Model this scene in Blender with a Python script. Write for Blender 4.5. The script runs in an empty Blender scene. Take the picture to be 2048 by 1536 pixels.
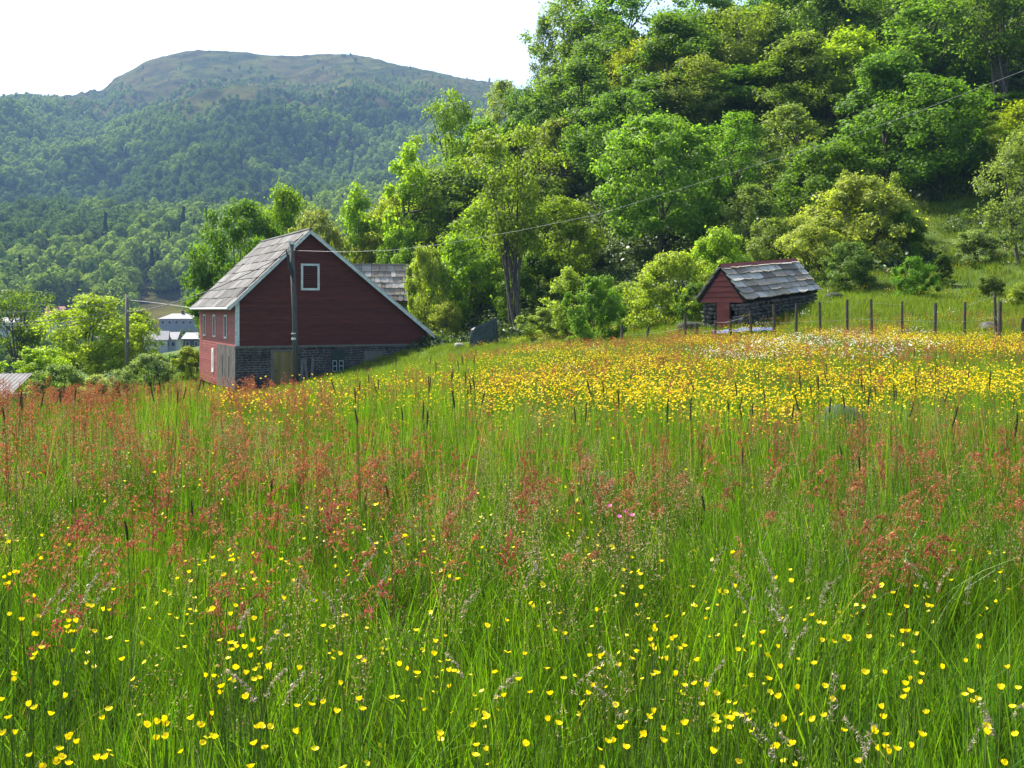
import bpy, math, random
import numpy as np
from mathutils import Vector, Matrix

rs = np.random.RandomState(7)
random.seed(7)
SC = bpy.context.scene
COL = SC.collection
EYE = 1.6            # eye height over the near meadow
F = 2100.0           # focal length in pixels of the 2048 wide frame
HX, HY = 1024.0, 620.0   # principal column and the row of the horizon
rad = math.radians

# ------------------------------------------------------------------ helpers
def P(px, py, d):
    return np.array([(px - HX) / F * d, d, EYE + (HY - py) / F * d])

def mesh_np(name, V, faces):
    """faces: array (n,k) or list of such arrays, or list of index lists"""
    me = bpy.data.meshes.new(name)
    V = np.asarray(V, np.float32)
    if isinstance(faces, np.ndarray):
        faces = [faces]
    if len(faces) and not isinstance(faces[0], np.ndarray):
        me.from_pydata(V.tolist(), [], faces)
        me.update()
        return me
    starts, idx, o = [], [], 0
    for f in faces:
        if len(f) == 0: continue
        k = f.shape[1]
        starts.append(o + np.arange(len(f)) * k)
        idx.append(f.reshape(-1))
        o += f.size
    starts = np.concatenate(starts).astype(np.int32); idx = np.concatenate(idx).astype(np.int32)
    me.vertices.add(len(V)); me.vertices.foreach_set('co', V.reshape(-1))
    me.loops.add(len(idx)); me.loops.foreach_set('vertex_index', idx)
    me.polygons.add(len(starts)); me.polygons.foreach_set('loop_start', starts)
    me.update(calc_edges=True)
    return me

def link(name, me, mat=None, parent=None, smooth=False):
    if mat is not None and len(me.materials) == 0:
        me.materials.append(mat)
    if smooth:
        me.polygons.foreach_set('use_smooth', np.ones(len(me.polygons), bool))
    o = bpy.data.objects.new(name, me)
    COL.objects.link(o)
    if parent is not None: o.parent = parent
    return o

def tag(o, label=None, cat=None, group=None, kind=None):
    if label: o['label'] = label
    if cat: o['category'] = cat
    if group: o['group'] = group
    if kind: o['kind'] = kind
    return o

def empty(name, loc=(0, 0, 0), rz=0.0, label=None, cat=None, group=None):
    o = bpy.data.objects.new(name, None)
    o.empty_display_size = 0.2
    o.location = [float(c) for c in loc]; o.rotation_euler = (0, 0, rz)
    COL.objects.link(o)
    return tag(o, label, cat, group)

def copy_thing(root, loc, rot=(0, 0, 0), scale=(1, 1, 1), label=None, group=None):
    r = root.copy(); COL.objects.link(r)
    r.location = [float(c) for c in loc]; r.rotation_euler = rot; r.scale = scale
    if label: r['label'] = label
    if group: r['group'] = group
    for ch in root.children:
        c = ch.copy(); COL.objects.link(c); c.parent = r
        for g in ch.children:
            d = g.copy(); COL.objects.link(d); d.parent = c
    return r

class MB:
    """collects simple solids and builds them as one mesh"""
    def __init__(s): s.V = []; s.F = []
    def add(s, verts, faces):
        o = len(s.V)
        s.V += [tuple(float(c) for c in v) for v in verts]
        s.F += [[i + o for i in f] for f in faces]
    def box(s, x0, x1, y0, y1, z0, z1, M=None):
        v = [(x, y, z) for z in (z0, z1) for y in (y0, y1) for x in (x0, x1)]
        if M is not None: v = [M @ Vector(p) for p in v]
        s.add(v, [[0, 2, 3, 1], [4, 5, 7, 6], [0, 1, 5, 4], [2, 6, 7, 3], [0, 4, 6, 2], [1, 3, 7, 5]])
        return s
    def prism(s, poly, n, t):
        """poly: 3d points in order; extruded along vector n by t"""
        k = len(poly); n = Vector(n) * t
        v = [Vector(p) for p in poly] + [Vector(p) + n for p in poly]
        f = [list(range(k))[::-1], list(range(k, 2 * k))]
        f += [[i, (i + 1) % k, k + (i + 1) % k, k + i] for i in range(k)]
        s.add(v, f); return s
    def quad(s, a, b, c, d): s.add([a, b, c, d], [[0, 1, 2, 3]]); return s
    def tube(s, pts, radii, sides=6, cap=True):
        V, Fc = tube_np(pts, radii, sides)
        o = len(s.V)
        s.V += [tuple(v) for v in V.tolist()]
        s.F += [[i + o for i in f] for f in Fc.tolist()]
        if cap:
            n = len(V)
            s.F.append([o + i for i in range(sides)][::-1]); s.F.append([o + n - sides + i for i in range(sides)])
        return s
    def rock(s, c, size, seed=0, sub=2, rough=.25):
        import bmesh
        bm = bmesh.new(); bmesh.ops.create_icosphere(bm, subdivisions=sub, radius=1)
        r = np.random.RandomState(seed); ph = r.uniform(0, 6, (6, 3)); fr = r.uniform(.8, 2.6, (6, 3))
        vs = []
        for v in bm.verts:
            p = np.array(v.co)
            k = 1 + rough * sum(math.sin(float(fr[i] @ p) + ph[i, 0]) for i in range(6)) / 3
            q = np.sign(p) * np.abs(p) ** .8 * k
            vs.append(np.array(c) + q * np.array(size))
        s.add(vs, [[v.index for v in f.verts] for f in bm.faces]); bm.free()
        return s
    def build(s, name, mat, parent=None, smooth=False):
        me = bpy.data.meshes.new(name); me.from_pydata(s.V, [], s.F); me.update()
        return link(name, me, mat, parent, smooth)

def tube_np(pts, radii, sides=6):
    pts = np.asarray(pts, float); n = len(pts)
    radii = np.broadcast_to(np.asarray(radii, float), (n,))
    t = np.gradient(pts, axis=0); t /= np.linalg.norm(t, axis=1)[:, None] + 1e-9
    ref = np.array([1., 0, 0]) if abs(t[:, 0]).mean() < .8 else np.array([0, 0, 1.])
    a = np.cross(t, ref); a /= np.linalg.norm(a, axis=1)[:, None] + 1e-9
    b = np.cross(t, a)
    th = np.arange(sides) / sides * 2 * np.pi
    V = pts[:, None] + radii[:, None, None] * (np.cos(th)[None, :, None] * a[:, None] + np.sin(th)[None, :, None] * b[:, None])
    i = np.arange(n - 1)[:, None] * sides; j = np.arange(sides)[None]
    j2 = (j + 1) % sides
    Fc = np.stack([i + j, i + j2, i + sides + j2, i + sides + j], -1).reshape(-1, 4)
    return V.reshape(-1, 3), Fc

# value noise for scatter masks and terrain bumps
_NG = rs.rand(64, 64)
def noise2(x, y):
    x = np.asarray(x, float); y = np.asarray(y, float)
    xi = np.floor(x).astype(int); yi = np.floor(y).astype(int)
    fx = x - xi; fy = y - yi
    fx = fx * fx * (3 - 2 * fx); fy = fy * fy * (3 - 2 * fy)
    g = lambda a, b: _NG[a % 64, b % 64]
    return (g(xi, yi) * (1 - fx) + g(xi + 1, yi) * fx) * (1 - fy) + (g(xi, yi + 1) * (1 - fx) + g(xi + 1, yi + 1) * fx) * fy
def fbm(x, y, o=4):
    s = 0; a = .5; t = 0
    for k in range(o):
        s = s + a * noise2(x * 2 ** k + 17.3 * k, y * 2 ** k + 5.1 * k); t += a; a *= .5
    return s / t

# ------------------------------------------------------------------ materials
def new_mat(name):
    m = bpy.data.materials.new(name); m.use_nodes = True
    nt = m.node_tree; nt.nodes.clear()
    return m, nt, nt.nodes, nt.links

def nd(nt, t, **kw):
    n = nt.nodes.new(t)
    for k, v in kw.items():
        if k.startswith('i_'): n.inputs[k[2:].replace('_', ' ')].default_value = v
        else: setattr(n, k, v)
    return n

def ramp(nt, src, stops):
    r = nt.nodes.new('ShaderNodeValToRGB'); e = r.color_ramp.elements
    while len(e) > 1: e.remove(e[0])
    e[0].position, e[0].color = stops[0][0], (*stops[0][1], 1)
    for p, c in stops[1:]:
        k = e.new(p); k.color = (*c, 1)
    nt.links.new(src, r.inputs[0])
    return r.outputs[0]

def mixc(nt, fac, a, b, mode='MIX'):
    m = nt.nodes.new('ShaderNodeMix'); m.data_type = 'RGBA'; m.blend_type = mode
    for sock, v in ((m.inputs['Factor'], fac), (m.inputs[6], a), (m.inputs[7], b)):
        if hasattr(v, 'is_output'): nt.links.new(v, sock)
        elif isinstance(v, (tuple, list)): sock.default_value = (*v, 1) if len(v) == 3 else v
        else: sock.default_value = v
    return m.outputs[2]

def mth(nt, op, a, b=0.0, c=0.0):
    m = nt.nodes.new('ShaderNodeMath'); m.operation = op
    for i, v in enumerate((a, b, c)):
        if hasattr(v, 'is_output'): nt.links.new(v, m.inputs[i])
        else: m.inputs[i].default_value = v
    return m.outputs[0]

def noise(nt, scale, detail=3, vec=None, rough=.5):
    n = nd(nt, 'ShaderNodeTexNoise'); n.inputs['Scale'].default_value = scale; n.inputs['Detail'].default_value = detail
    n.inputs['Roughness'].default_value = rough
    if vec is not None: nt.links.new(vec, n.inputs['Vector'])
    return n.outputs['Fac']

def coords(nt, kind='Object', scale=None):
    c = nd(nt, 'ShaderNodeTexCoord').outputs[kind]
    if scale is None: return c
    m = nd(nt, 'ShaderNodeMapping'); m.inputs['Scale'].default_value = scale
    nt.links.new(c, m.inputs['Vector']); return m.outputs[0]

def principled(nt, col, rough=.8, spec=.3, bump=None, bstr=.3, bdist=.02, metallic=0):
    b = nd(nt, 'ShaderNodeBsdfPrincipled')
    if hasattr(col, 'is_output'): nt.links.new(col, b.inputs['Base Color'])
    else: b.inputs['Base Color'].default_value = (*col, 1)
    if hasattr(rough, 'is_output'): nt.links.new(rough, b.inputs['Roughness'])
    else: b.inputs['Roughness'].default_value = rough
    b.inputs['Specular IOR Level'].default_value = spec
    b.inputs['Metallic'].default_value = metallic
    if bump is not None:
        bp = nd(nt, 'ShaderNodeBump'); bp.inputs['Strength'].default_value = bstr; bp.inputs['Distance'].default_value = bdist
        nt.links.new(bump, bp.inputs['Height']); nt.links.new(bp.outputs[0], b.inputs['Normal'])
    return b.outputs[0]

def out(nt, sh):
    o = nd(nt, 'ShaderNodeOutputMaterial'); nt.links.new(sh, o.inputs['Surface']); return o

def simple(name, col, rough=.7, var=.25, scale=8.0, bstr=.3, spec=.3, stretch=None, dark=None):
    m, nt, N, L = new_mat(name)
    v = coords(nt, 'Object', stretch)
    n = noise(nt, scale, 5, v, .6)
    d = dark or tuple(c * (1 - var * 1.6) for c in col)
    c = ramp(nt, n, [(.3, d), (.55, col), (.75, tuple(min(1, k * (1 + var)) for k in col))])
    out(nt, principled(nt, c, rough, spec, n, bstr)); return m

def leaf_mat(name, col=None, var=.3, trans=.5, spec=.35, rough=.45, tint=(1.25, 1.25, .55), hue2=None, use_obj=False, straw=None, patch=None):
    """leaf/blade/petal: colour varies leaf by leaf, part of the light passes through"""
    m, nt, N, L = new_mat(name)
    g = nd(nt, 'ShaderNodeNewGeometry')
    oi = nd(nt, 'ShaderNodeObjectInfo')
    rnd = g.outputs['Random Per Island']
    base = oi.outputs['Color'] if use_obj else None
    if base is None:
        rgb = nd(nt, 'ShaderNodeRGB'); rgb.outputs[0].default_value = (*col, 1); base = rgb.outputs[0]
    if hue2 is not None:
        base = mixc(nt, mth(nt, 'POWER', rnd, 1.4), base, hue2)
    if straw is not None:
        base = mixc(nt, mth(nt, 'GREATER_THAN', mth(nt, 'FRACT', mth(nt, 'MULTIPLY', rnd, 91.3)), straw), base, (.24, .20, .09))
    if patch is not None:      # patches of another kind of grass, a metre or so across
        pn = noise(nt, .9, 3, oi.outputs['Location'], .6)
        base = mixc(nt, ramp(nt, pn, [(.40, (0, 0, 0)), (.60, (1, 1, 1))]), base, mixc(nt, 1.0, base, (*patch, 1), 'MULTIPLY'))
    k = mth(nt, 'MULTIPLY_ADD', mth(nt, 'FRACT', mth(nt, 'MULTIPLY', rnd, 37.7)), 2 * var, 1 - var)
    k2 = mth(nt, 'MULTIPLY_ADD', oi.outputs['Random'], .4, .8)
    kk = mth(nt, 'MULTIPLY', k, k2)
    vm = nd(nt, 'ShaderNodeVectorMath', operation='SCALE'); L.new(base, vm.inputs[0]); L.new(kk, vm.inputs['Scale'])
    c = vm.outputs[0]
    p = principled(nt, c, rough, spec)
    tr = nd(nt, 'ShaderNodeBsdfTranslucent')
    tc = mixc(nt, 1.0, c, (*tint, 1), 'MULTIPLY')
    L.new(tc, tr.inputs['Color'])
    mx = nd(nt, 'ShaderNodeMixShader'); mx.inputs[0].default_value = trans
    L.new(p, mx.inputs[1]); L.new(tr.outputs[0], mx.inputs[2])
    out(nt, mx.outputs[0]); return m

M = {}
M['crown'] = leaf_mat('tree_leaves', use_obj=True, var=.38, trans=.55, spec=.12, rough=.5, tint=(1.2, 1.3, .4))
M['far_leaf'] = leaf_mat('far_leaves', (.055, .10, .026), var=.3, trans=.35, spec=.0, hue2=(.085, .12, .03))
M['spruce'] = leaf_mat('spruce_needles', (.018, .04, .018), var=.3, trans=.2, spec=.0)
M['grass'] = leaf_mat('grass_blades', (.070, .178, .010), var=.6, trans=.5, hue2=(.165, .255, .016), spec=.3, rough=.4, tint=(1.3, 1.3, .4), straw=.975, patch=(.68, .78, .9))
M['grass_far'] = leaf_mat('meadow_grass_blades', (.10, .185, .014), var=.4, trans=.5, hue2=(.18, .22, .022), spec=.25, tint=(1.3, 1.25, .4))
M['sorrel'] = leaf_mat('sorrel_flowers', (.30, .10, .045), var=.45, trans=.38, hue2=(.37, .19, .085), spec=.2, rough=.6, tint=(1.4, 1.0, .7))
M['sorrel_red'] = leaf_mat('crimson_sorrel_flowers', (.30, .07, .055), var=.35, trans=.4, spec=.2, rough=.6, tint=(1.4, .9, .8))
M['sorrel_stem'] = leaf_mat('sorrel_stems', (.16, .11, .02), var=.3, trans=.25, hue2=(.2, .07, .03))
M['petal'] = leaf_mat('buttercup_petals', (.82, .68, .006), var=.1, trans=.35, spec=.25, rough=.4, tint=(1.1, 1.0, .4))
M['gold'] = leaf_mat('golden_buttercup_petals', (.81, .63, .008), var=.2, trans=.35, spec=.15, rough=.5, tint=(1.1, 1.0, .4), hue2=(.79, .52, .01))
M['stem'] = leaf_mat('flower_stems', (.09, .15, .02), var=.3, trans=.25)
M['foxtail'] = leaf_mat('foxtail_heads', (.10, .085, .04), var=.4, trans=.2, spec=.2)
M['plume'] = leaf_mat('plume_spikelets', (.32, .25, .21), var=.4, trans=.35, hue2=(.36, .31, .2), spec=.3, tint=(1.1, 1.0, .9))
M['white_flower'] = leaf_mat('white_flowers', (.75, .75, .68), var=.15, trans=.35, tint=(1, 1, .9))
M['pink_flower'] = leaf_mat('pink_flowers', (.62, .13, .34), var=.2, trans=.35, tint=(1.1, .9, 1))
M['bark'] = simple('bark', (.10, .085, .065), .9, .4, 6, .6, stretch=(3, 3, .6))
M['bark_pale'] = simple('pale_bark', (.22, .20, .17), .9, .5, 5, .5, stretch=(3, 3, .8))

# ------------------------------------------------------------------ ground
_cp = []
def cp(px, py, d): _cp.append(tuple(P(px, py, d)))
def cw(x, y, z): _cp.append((x, y, z + EYE))     # z given relative to the eye
for x, y, z in [(0, 0, -1.6), (-5, 2, -1.6), (5, 2, -1.6), (0, -12, -1.6), (-14, -5, -1.8), (14, -5, -1.2), (0, 6, -1.6), (-4, 8, -1.62), (4, 8, -1.6),
                (-7, 14, -1.66), (-3.5, 14, -1.66), (-11, 13, -1.8), (-8, 22, -2.8), (-14, 25, -3.4), (-12, 40, -4.6), (-25, 50, -5), (-20, 60, -5),
                (-17, 63, -4.9), (-14, 61, -4.7), (-21, 74, -5.1), (-40, 80, -6), (-60, 60, -6.5), (-30, 30, -4.8), (-16, 90, -4),
                (-11, 62, -4.0), (-10.2, 65.5, -3.9), (-8.5, 66, -3.1), (-6.6, 66.6, -2.7), (-4.5, 67.5, -2.25), (-3, 69, -2.1), (-7, 62, -3.1), (-4.5, 62, -2.5),
                (-6, 30, -2.75), (-7.5, 45, -3.5), (-8.4, 55, -3.6), (-1.2, 20, -1.85), (-2.1, 35, -2.2), (-3, 50, -2.4), (0, 13, -1.62),
                (.8, 20, -1.65), (1.1, 30, -1.65), (1.7, 45, -1.72), (2.2, 60, -1.72), (3.5, 45, -1.65), (6, 12, -1.55), (4.6, 20, -1.5), (9, 20, -1.4),
                (6.7, 40, -1.28), (11, 38.5, -1.2), (14, 38, -1.15), (18, 38, -1.12), (24, 38, -.95), (8, 30, -1.42), (14, 28, -1.3),
                (7.7, 42, -1.0), (9.4, 41, -.95), (14, 46.5, .35), (11, 47, -.2), (19.5, 50, .6), (20.5, 46, .2), (22, 45, .1), (26, 46, .6),
                (17.5, 55, 1.5), (24, 58, 2.8), (28, 68, 5.6), (34, 85, 10.5), (27, 55, 2.6), (34, 58, 4),
                (7.4, 56, -1.0), (11, 60, .2), (2.5, 68, -1.4), (-.9, 75, -1.2), (-5, 85, -1.6), (-14, 95, -2.5), (-27, 110, -4.5), (-21, 140, 1),
                (-1.1, 100, 5), (3.6, 100, 10), (12, 90, 13), (19, 85, 13.5), (27, 85, 12.5), (39, 80, 14.5), (5, 140, 29), (23, 130, 35), (42, 130, 39), (58, 120, 41),
                (-8, 140, 13), (-16, 150, 4), (-40, 160, -9), (-80, 150, -11), (-60, 220, -12), (-110, 300, -13), (-95, 260, -12.5), (-60, 330, -10),
                (-140, 420, -9), (-100, 420, -6), (-200, 400, -10), (-20, 300, 20), (20, 250, 60), (100, 220, 70), (150, 100, 55), (80, 40, 10), (60, 0, 5),
                (-120, 0, -9), (-200, 200, -13), (0, -150, 0), (150, -80, 20), (-150, -100, -8), (100, 450, 75), (-250, 500, -9), (-130, 500, -3), (-60, 480, 6)]:
    cw(x, y, z)
_cp = np.array(_cp)
_c2 = 2.5 ** 2
def _phi(A, B): return np.sqrt(((A[:, None] - B[None]) ** 2).sum(-1) + _c2)
_n = len(_cp)
_A = np.zeros((_n + 1, _n + 1)); _A[:_n, :_n] = _phi(_cp[:, :2], _cp[:, :2]) ; _A[:_n, _n] = 1; _A[_n, :_n] = 1
_W = np.linalg.solve(_A, np.append(_cp[:, 2], 0))
def H(x, y):
    x = np.atleast_1d(np.asarray(x, float)); y = np.atleast_1d(np.asarray(y, float))
    q = np.stack([x.ravel(), y.ravel()], 1); r = np.empty(len(q))
    for i in range(0, len(q), 20000):
        r[i:i + 20000] = _phi(q[i:i + 20000], _cp[:, :2]) @ _W[:_n] + _W[_n]
    d = np.hypot(q[:, 0], q[:, 1])
    r = r + (fbm(q[:, 0] * .35, q[:, 1] * .35, 3) - .5) * .16 * np.clip(d / 8, 0, 1.5)
    return np.clip(r, -13 + EYE, 78).reshape(x.shape)
def h1(x, y): return float(H(x, y)[0])
def ground_at(px, d):
    x = (px - HX) / F * d
    return np.array([x, d, h1(x, d)])

def build_ground():
    ang = np.concatenate([np.arange(-180, -40, 5), np.arange(-40, 40, .5), np.arange(40, 180, 5)]) * np.pi / 180
    r = np.concatenate([[.0], np.geomspace(.5, 200, 210), np.geomspace(215, 4000, 40)])
    X = r[:, None] * np.sin(ang)[None]; Y = r[:, None] * np.cos(ang)[None]
    Z = H(X, Y)
    V = np.stack([X, Y, Z], -1).reshape(-1, 3)
    na = len(ang)
    i = np.arange(len(r) - 1)[:, None] * na; j = np.arange(na)[None]; j2 = (j + 1) % na
    Fc = np.stack([i + j, i + na + j, i + na + j2, i + j2], -1).reshape(-1, 4)
    m, nt, N, L = new_mat('meadow_soil_and_turf')
    pos = nd(nt, 'ShaderNodeNewGeometry').outputs['Position']
    n1 = noise(nt, .35, 4, pos); n2 = noise(nt, 6, 4, pos, .65)
    c = ramp(nt, n1, [(.3, (.045, .085, .012)), (.5, (.075, .125, .018)), (.7, (.11, .14, .025))])
    c = mixc(nt, mth(nt, 'MULTIPLY', n2, .8), c, (.035, .05, .012))
    # rough brown cutting on the far valley side
    sep = nd(nt, 'ShaderNodeSeparateXYZ'); L.new(pos, sep.inputs[0])
    f = mth(nt, 'GREATER_THAN', sep.outputs['Y'], 330.0)
    c = mixc(nt, f, c, ramp(nt, noise(nt, .09, 7, pos, .75), [(.35, (.05, .07, .025)), (.5, (.10, .075, .05)), (.62, (.17, .145, .115))]))
    out(nt, principled(nt, c, .95, .1, n2, .6, .05))
    o = link('ground', mesh_np('ground', V, Fc), m, smooth=True)
    tag(o, 'grassy meadow ground falling away to the valley', kind='structure')
build_ground()

# ------------------------------------------------------------------ mountain
_sx = np.array([-900, -300, 0, 60, 130, 175, 213, 226, 250, 300, 345, 395, 450, 520, 585, 640, 700, 760, 800, 850, 900, 960, 1050, 1300, 1900])
_sy = np.array([330, 230, 198, 187, 190, 181, 178, 158, 146, 118, 104, 95, 98, 105, 108, 103, 106, 118, 132, 139, 150, 162, 180, 260, 420])
def mountain_z(px, D):
    """ground of the mountain at column px (as an azimuth) and forward distance D"""
    sil = np.interp(px, _sx, _sy)
    ztop = (HY - sil) / F * 1900
    Ds = np.array([420, 520, 640, 740, 830, 930])
    z0 = np.interp(D, Ds, np.array([-9, 4, 32, 51, 50, 80]))
    t = np.clip((D - 930) / 970, 0, 1.6)
    prof = np.where(t < 1, t ** .93 , 1 - .35 * (t - 1))
    z = np.where(D < 930, z0, 80 + (ztop - 80) * prof)
    x = (px - HX) / F * D
    amp = np.clip((D - 500) / 500, 0, 1) * np.clip((1950 - D) / 500, .12, 1)
    z = z + amp * ((fbm(x / 170 + 3, D / 260 + 1, 4) - .5) * 130 + (fbm(x / 60 + 9, D / 60, 3) - .5) * 30)
    # shaded hollow left of the middle
    z = z - 26 * np.exp(-((px - 190) / 130) ** 2 - ((D - 1010) / 130) ** 2) + 20 * np.exp(-((px - 430) / 120) ** 2 - ((D - 980) / 90) ** 2)
    return z + EYE

def build_mountain():
    px = np.linspace(-900, 1900, 351); D = np.concatenate([np.linspace(420, 1950, 170), np.linspace(1980, 2500, 12)])
    PX, DD = np.meshgrid(px, D)
    Z = mountain_z(PX, DD); Z[0] -= 12
    Z = Z + np.where((DD > 1500), (fbm(PX / 9., DD / 20., 3) - .5) * np.where(PX < 215, 16, 4), 0)
    X = (PX - HX) / F * DD
    V = np.stack([X, DD, Z], -1).reshape(-1, 3); n = len(px)
    i = np.arange(len(D) - 1)[:, None] * n; j = np.arange(n - 1)[None]
    Fc = np.stack([i + j, i + j + 1, i + n + j + 1, i + n + j], -1).reshape(-1, 4)
    m, nt, N, L = new_mat('mountain_heath')
    pos = nd(nt, 'ShaderNodeNewGeometry').outputs['Position']
    a = noise(nt, .006, 6, pos, .62); b = noise(nt, .03, 6, pos, .7)
    c = ramp(nt, a, [(.35, (.040, .050, .012)), (.47, (.078, .082, .018)), (.55, (.076, .062, .022)), (.68, (.05, .068, .014))])
    c = mixc(nt, ramp(nt, b, [(.42, (0, 0, 0)), (.62, (.8, .8, .8))]), c, (.014, .02, .010))
    out(nt, principled(nt, c, .95, .0, b, .8, 6.0))
    o = link('mountain', mesh_np('mountain', V, Fc), m, smooth=True)
    tag(o, 'rounded bare topped mountain across the valley', kind='structure')
build_mountain()

# ------------------------------------------------------------------ instancing of stuff
def scatter(name, pts, rot, scl, idx, variants, label, kind='stuff', cat=None):
    col = bpy.data.collections.new(name + '_kinds')
    for k, v in enumerate(variants):
        col.objects.link(v)
    pts = np.asarray(pts, np.float32); n = len(pts)
    me = bpy.data.meshes.new(name); me.vertices.add(n); me.vertices.foreach_set('co', pts.reshape(-1))
    a = me.attributes.new('rot', 'FLOAT_VECTOR', 'POINT'); a.data.foreach_set('vector', np.asarray(rot, np.float32).reshape(-1))
    a = me.attributes.new('scl', 'FLOAT_VECTOR', 'POINT'); a.data.foreach_set('vector', np.asarray(scl, np.float32).reshape(-1))
    a = me.attributes.new('idx', 'INT', 'POINT'); a.data.foreach_set('value', np.asarray(idx, np.int32))
    o = bpy.data.objects.new(name, me); COL.objects.link(o)
    g = bpy.data.node_groups.new(name + '_nodes', 'GeometryNodeTree')
    g.interface.new_socket('Geometry', in_out='INPUT', socket_type='NodeSocketGeometry')
    g.interface.new_socket('Geometry', in_out='OUTPUT', socket_type='NodeSocketGeometry')
    i_ = g.nodes.new('NodeGroupInput'); o_ = g.nodes.new('NodeGroupOutput')
    ci = g.nodes.new('GeometryNodeCollectionInfo'); ci.inputs['Collection'].default_value = col
    ci.inputs['Separate Children'].default_value = True; ci.inputs['Reset Children'].default_value = True
    ip = g.nodes.new('GeometryNodeInstanceOnPoints'); ip.inputs['Pick Instance'].default_value = True
    def at(nm, t):
        q = g.nodes.new('GeometryNodeInputNamedAttribute'); q.data_type = t; q.inputs['Name'].default_value = nm
        return q.outputs['Attribute']
    L = g.links
    L.new(i_.outputs[0], ip.inputs['Points']); L.new(ci.outputs[0], ip.inputs['Instance'])
    L.new(at('idx', 'INT'), ip.inputs['Instance Index'])
    e2r = g.nodes.new('FunctionNodeEulerToRotation'); L.new(at('rot', 'FLOAT_VECTOR'), e2r.inputs[0]); L.new(e2r.outputs[0], ip.inputs['Rotation'])
    L.new(at('scl', 'FLOAT_VECTOR'), ip.inputs['Scale'])
    L.new(ip.outputs[0], o_.inputs[0])
    md = o.modifiers.new('scatter', 'NODES'); md.node_group = g
    tag(o, label, cat, None, kind)
    return o

def variant(name, me, mats):
    if not isinstance(mats, (list, tuple)): mats = [mats]
    for m in mats: me.materials.append(m)
    return bpy.data.objects.new(name, me)

def upright(n, tilt=.08):
    return np.stack([rs.normal(0, tilt, n), rs.normal(0, tilt, n), rs.uniform(0, 6.283, n)], 1)
def scl3(s, zs=None):
    s = np.asarray(s); return np.stack([s, s, s if zs is None else zs], 1)

# ------------------------------------------------------------------ leaves and crowns
def leaf_quads(C, nrm, size, rnd, elong=1.5, axis=None):
    """one rhombus leaf per centre"""
    n = len(C)
    nrm = nrm / (np.linalg.norm(nrm, axis=1)[:, None] + 1e-9)
    r = rnd.normal(size=(n, 3)); a = np.cross(nrm, r) if axis is None else np.array(axis, float); a /= np.linalg.norm(a, axis=1)[:, None] + 1e-9
    b = np.cross(nrm, a); b /= np.linalg.norm(b, axis=1)[:, None] + 1e-9
    s = np.asarray(size)[:, None]
    V = np.stack([C - a * s * elong * .5, C + b * s * .45, C + a * s * elong * .5 - nrm * s * .12, C - b * s * .45], 1).reshape(-1, 3)
    Fc = np.arange(4 * n).reshape(-1, 4)
    return V, Fc

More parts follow.
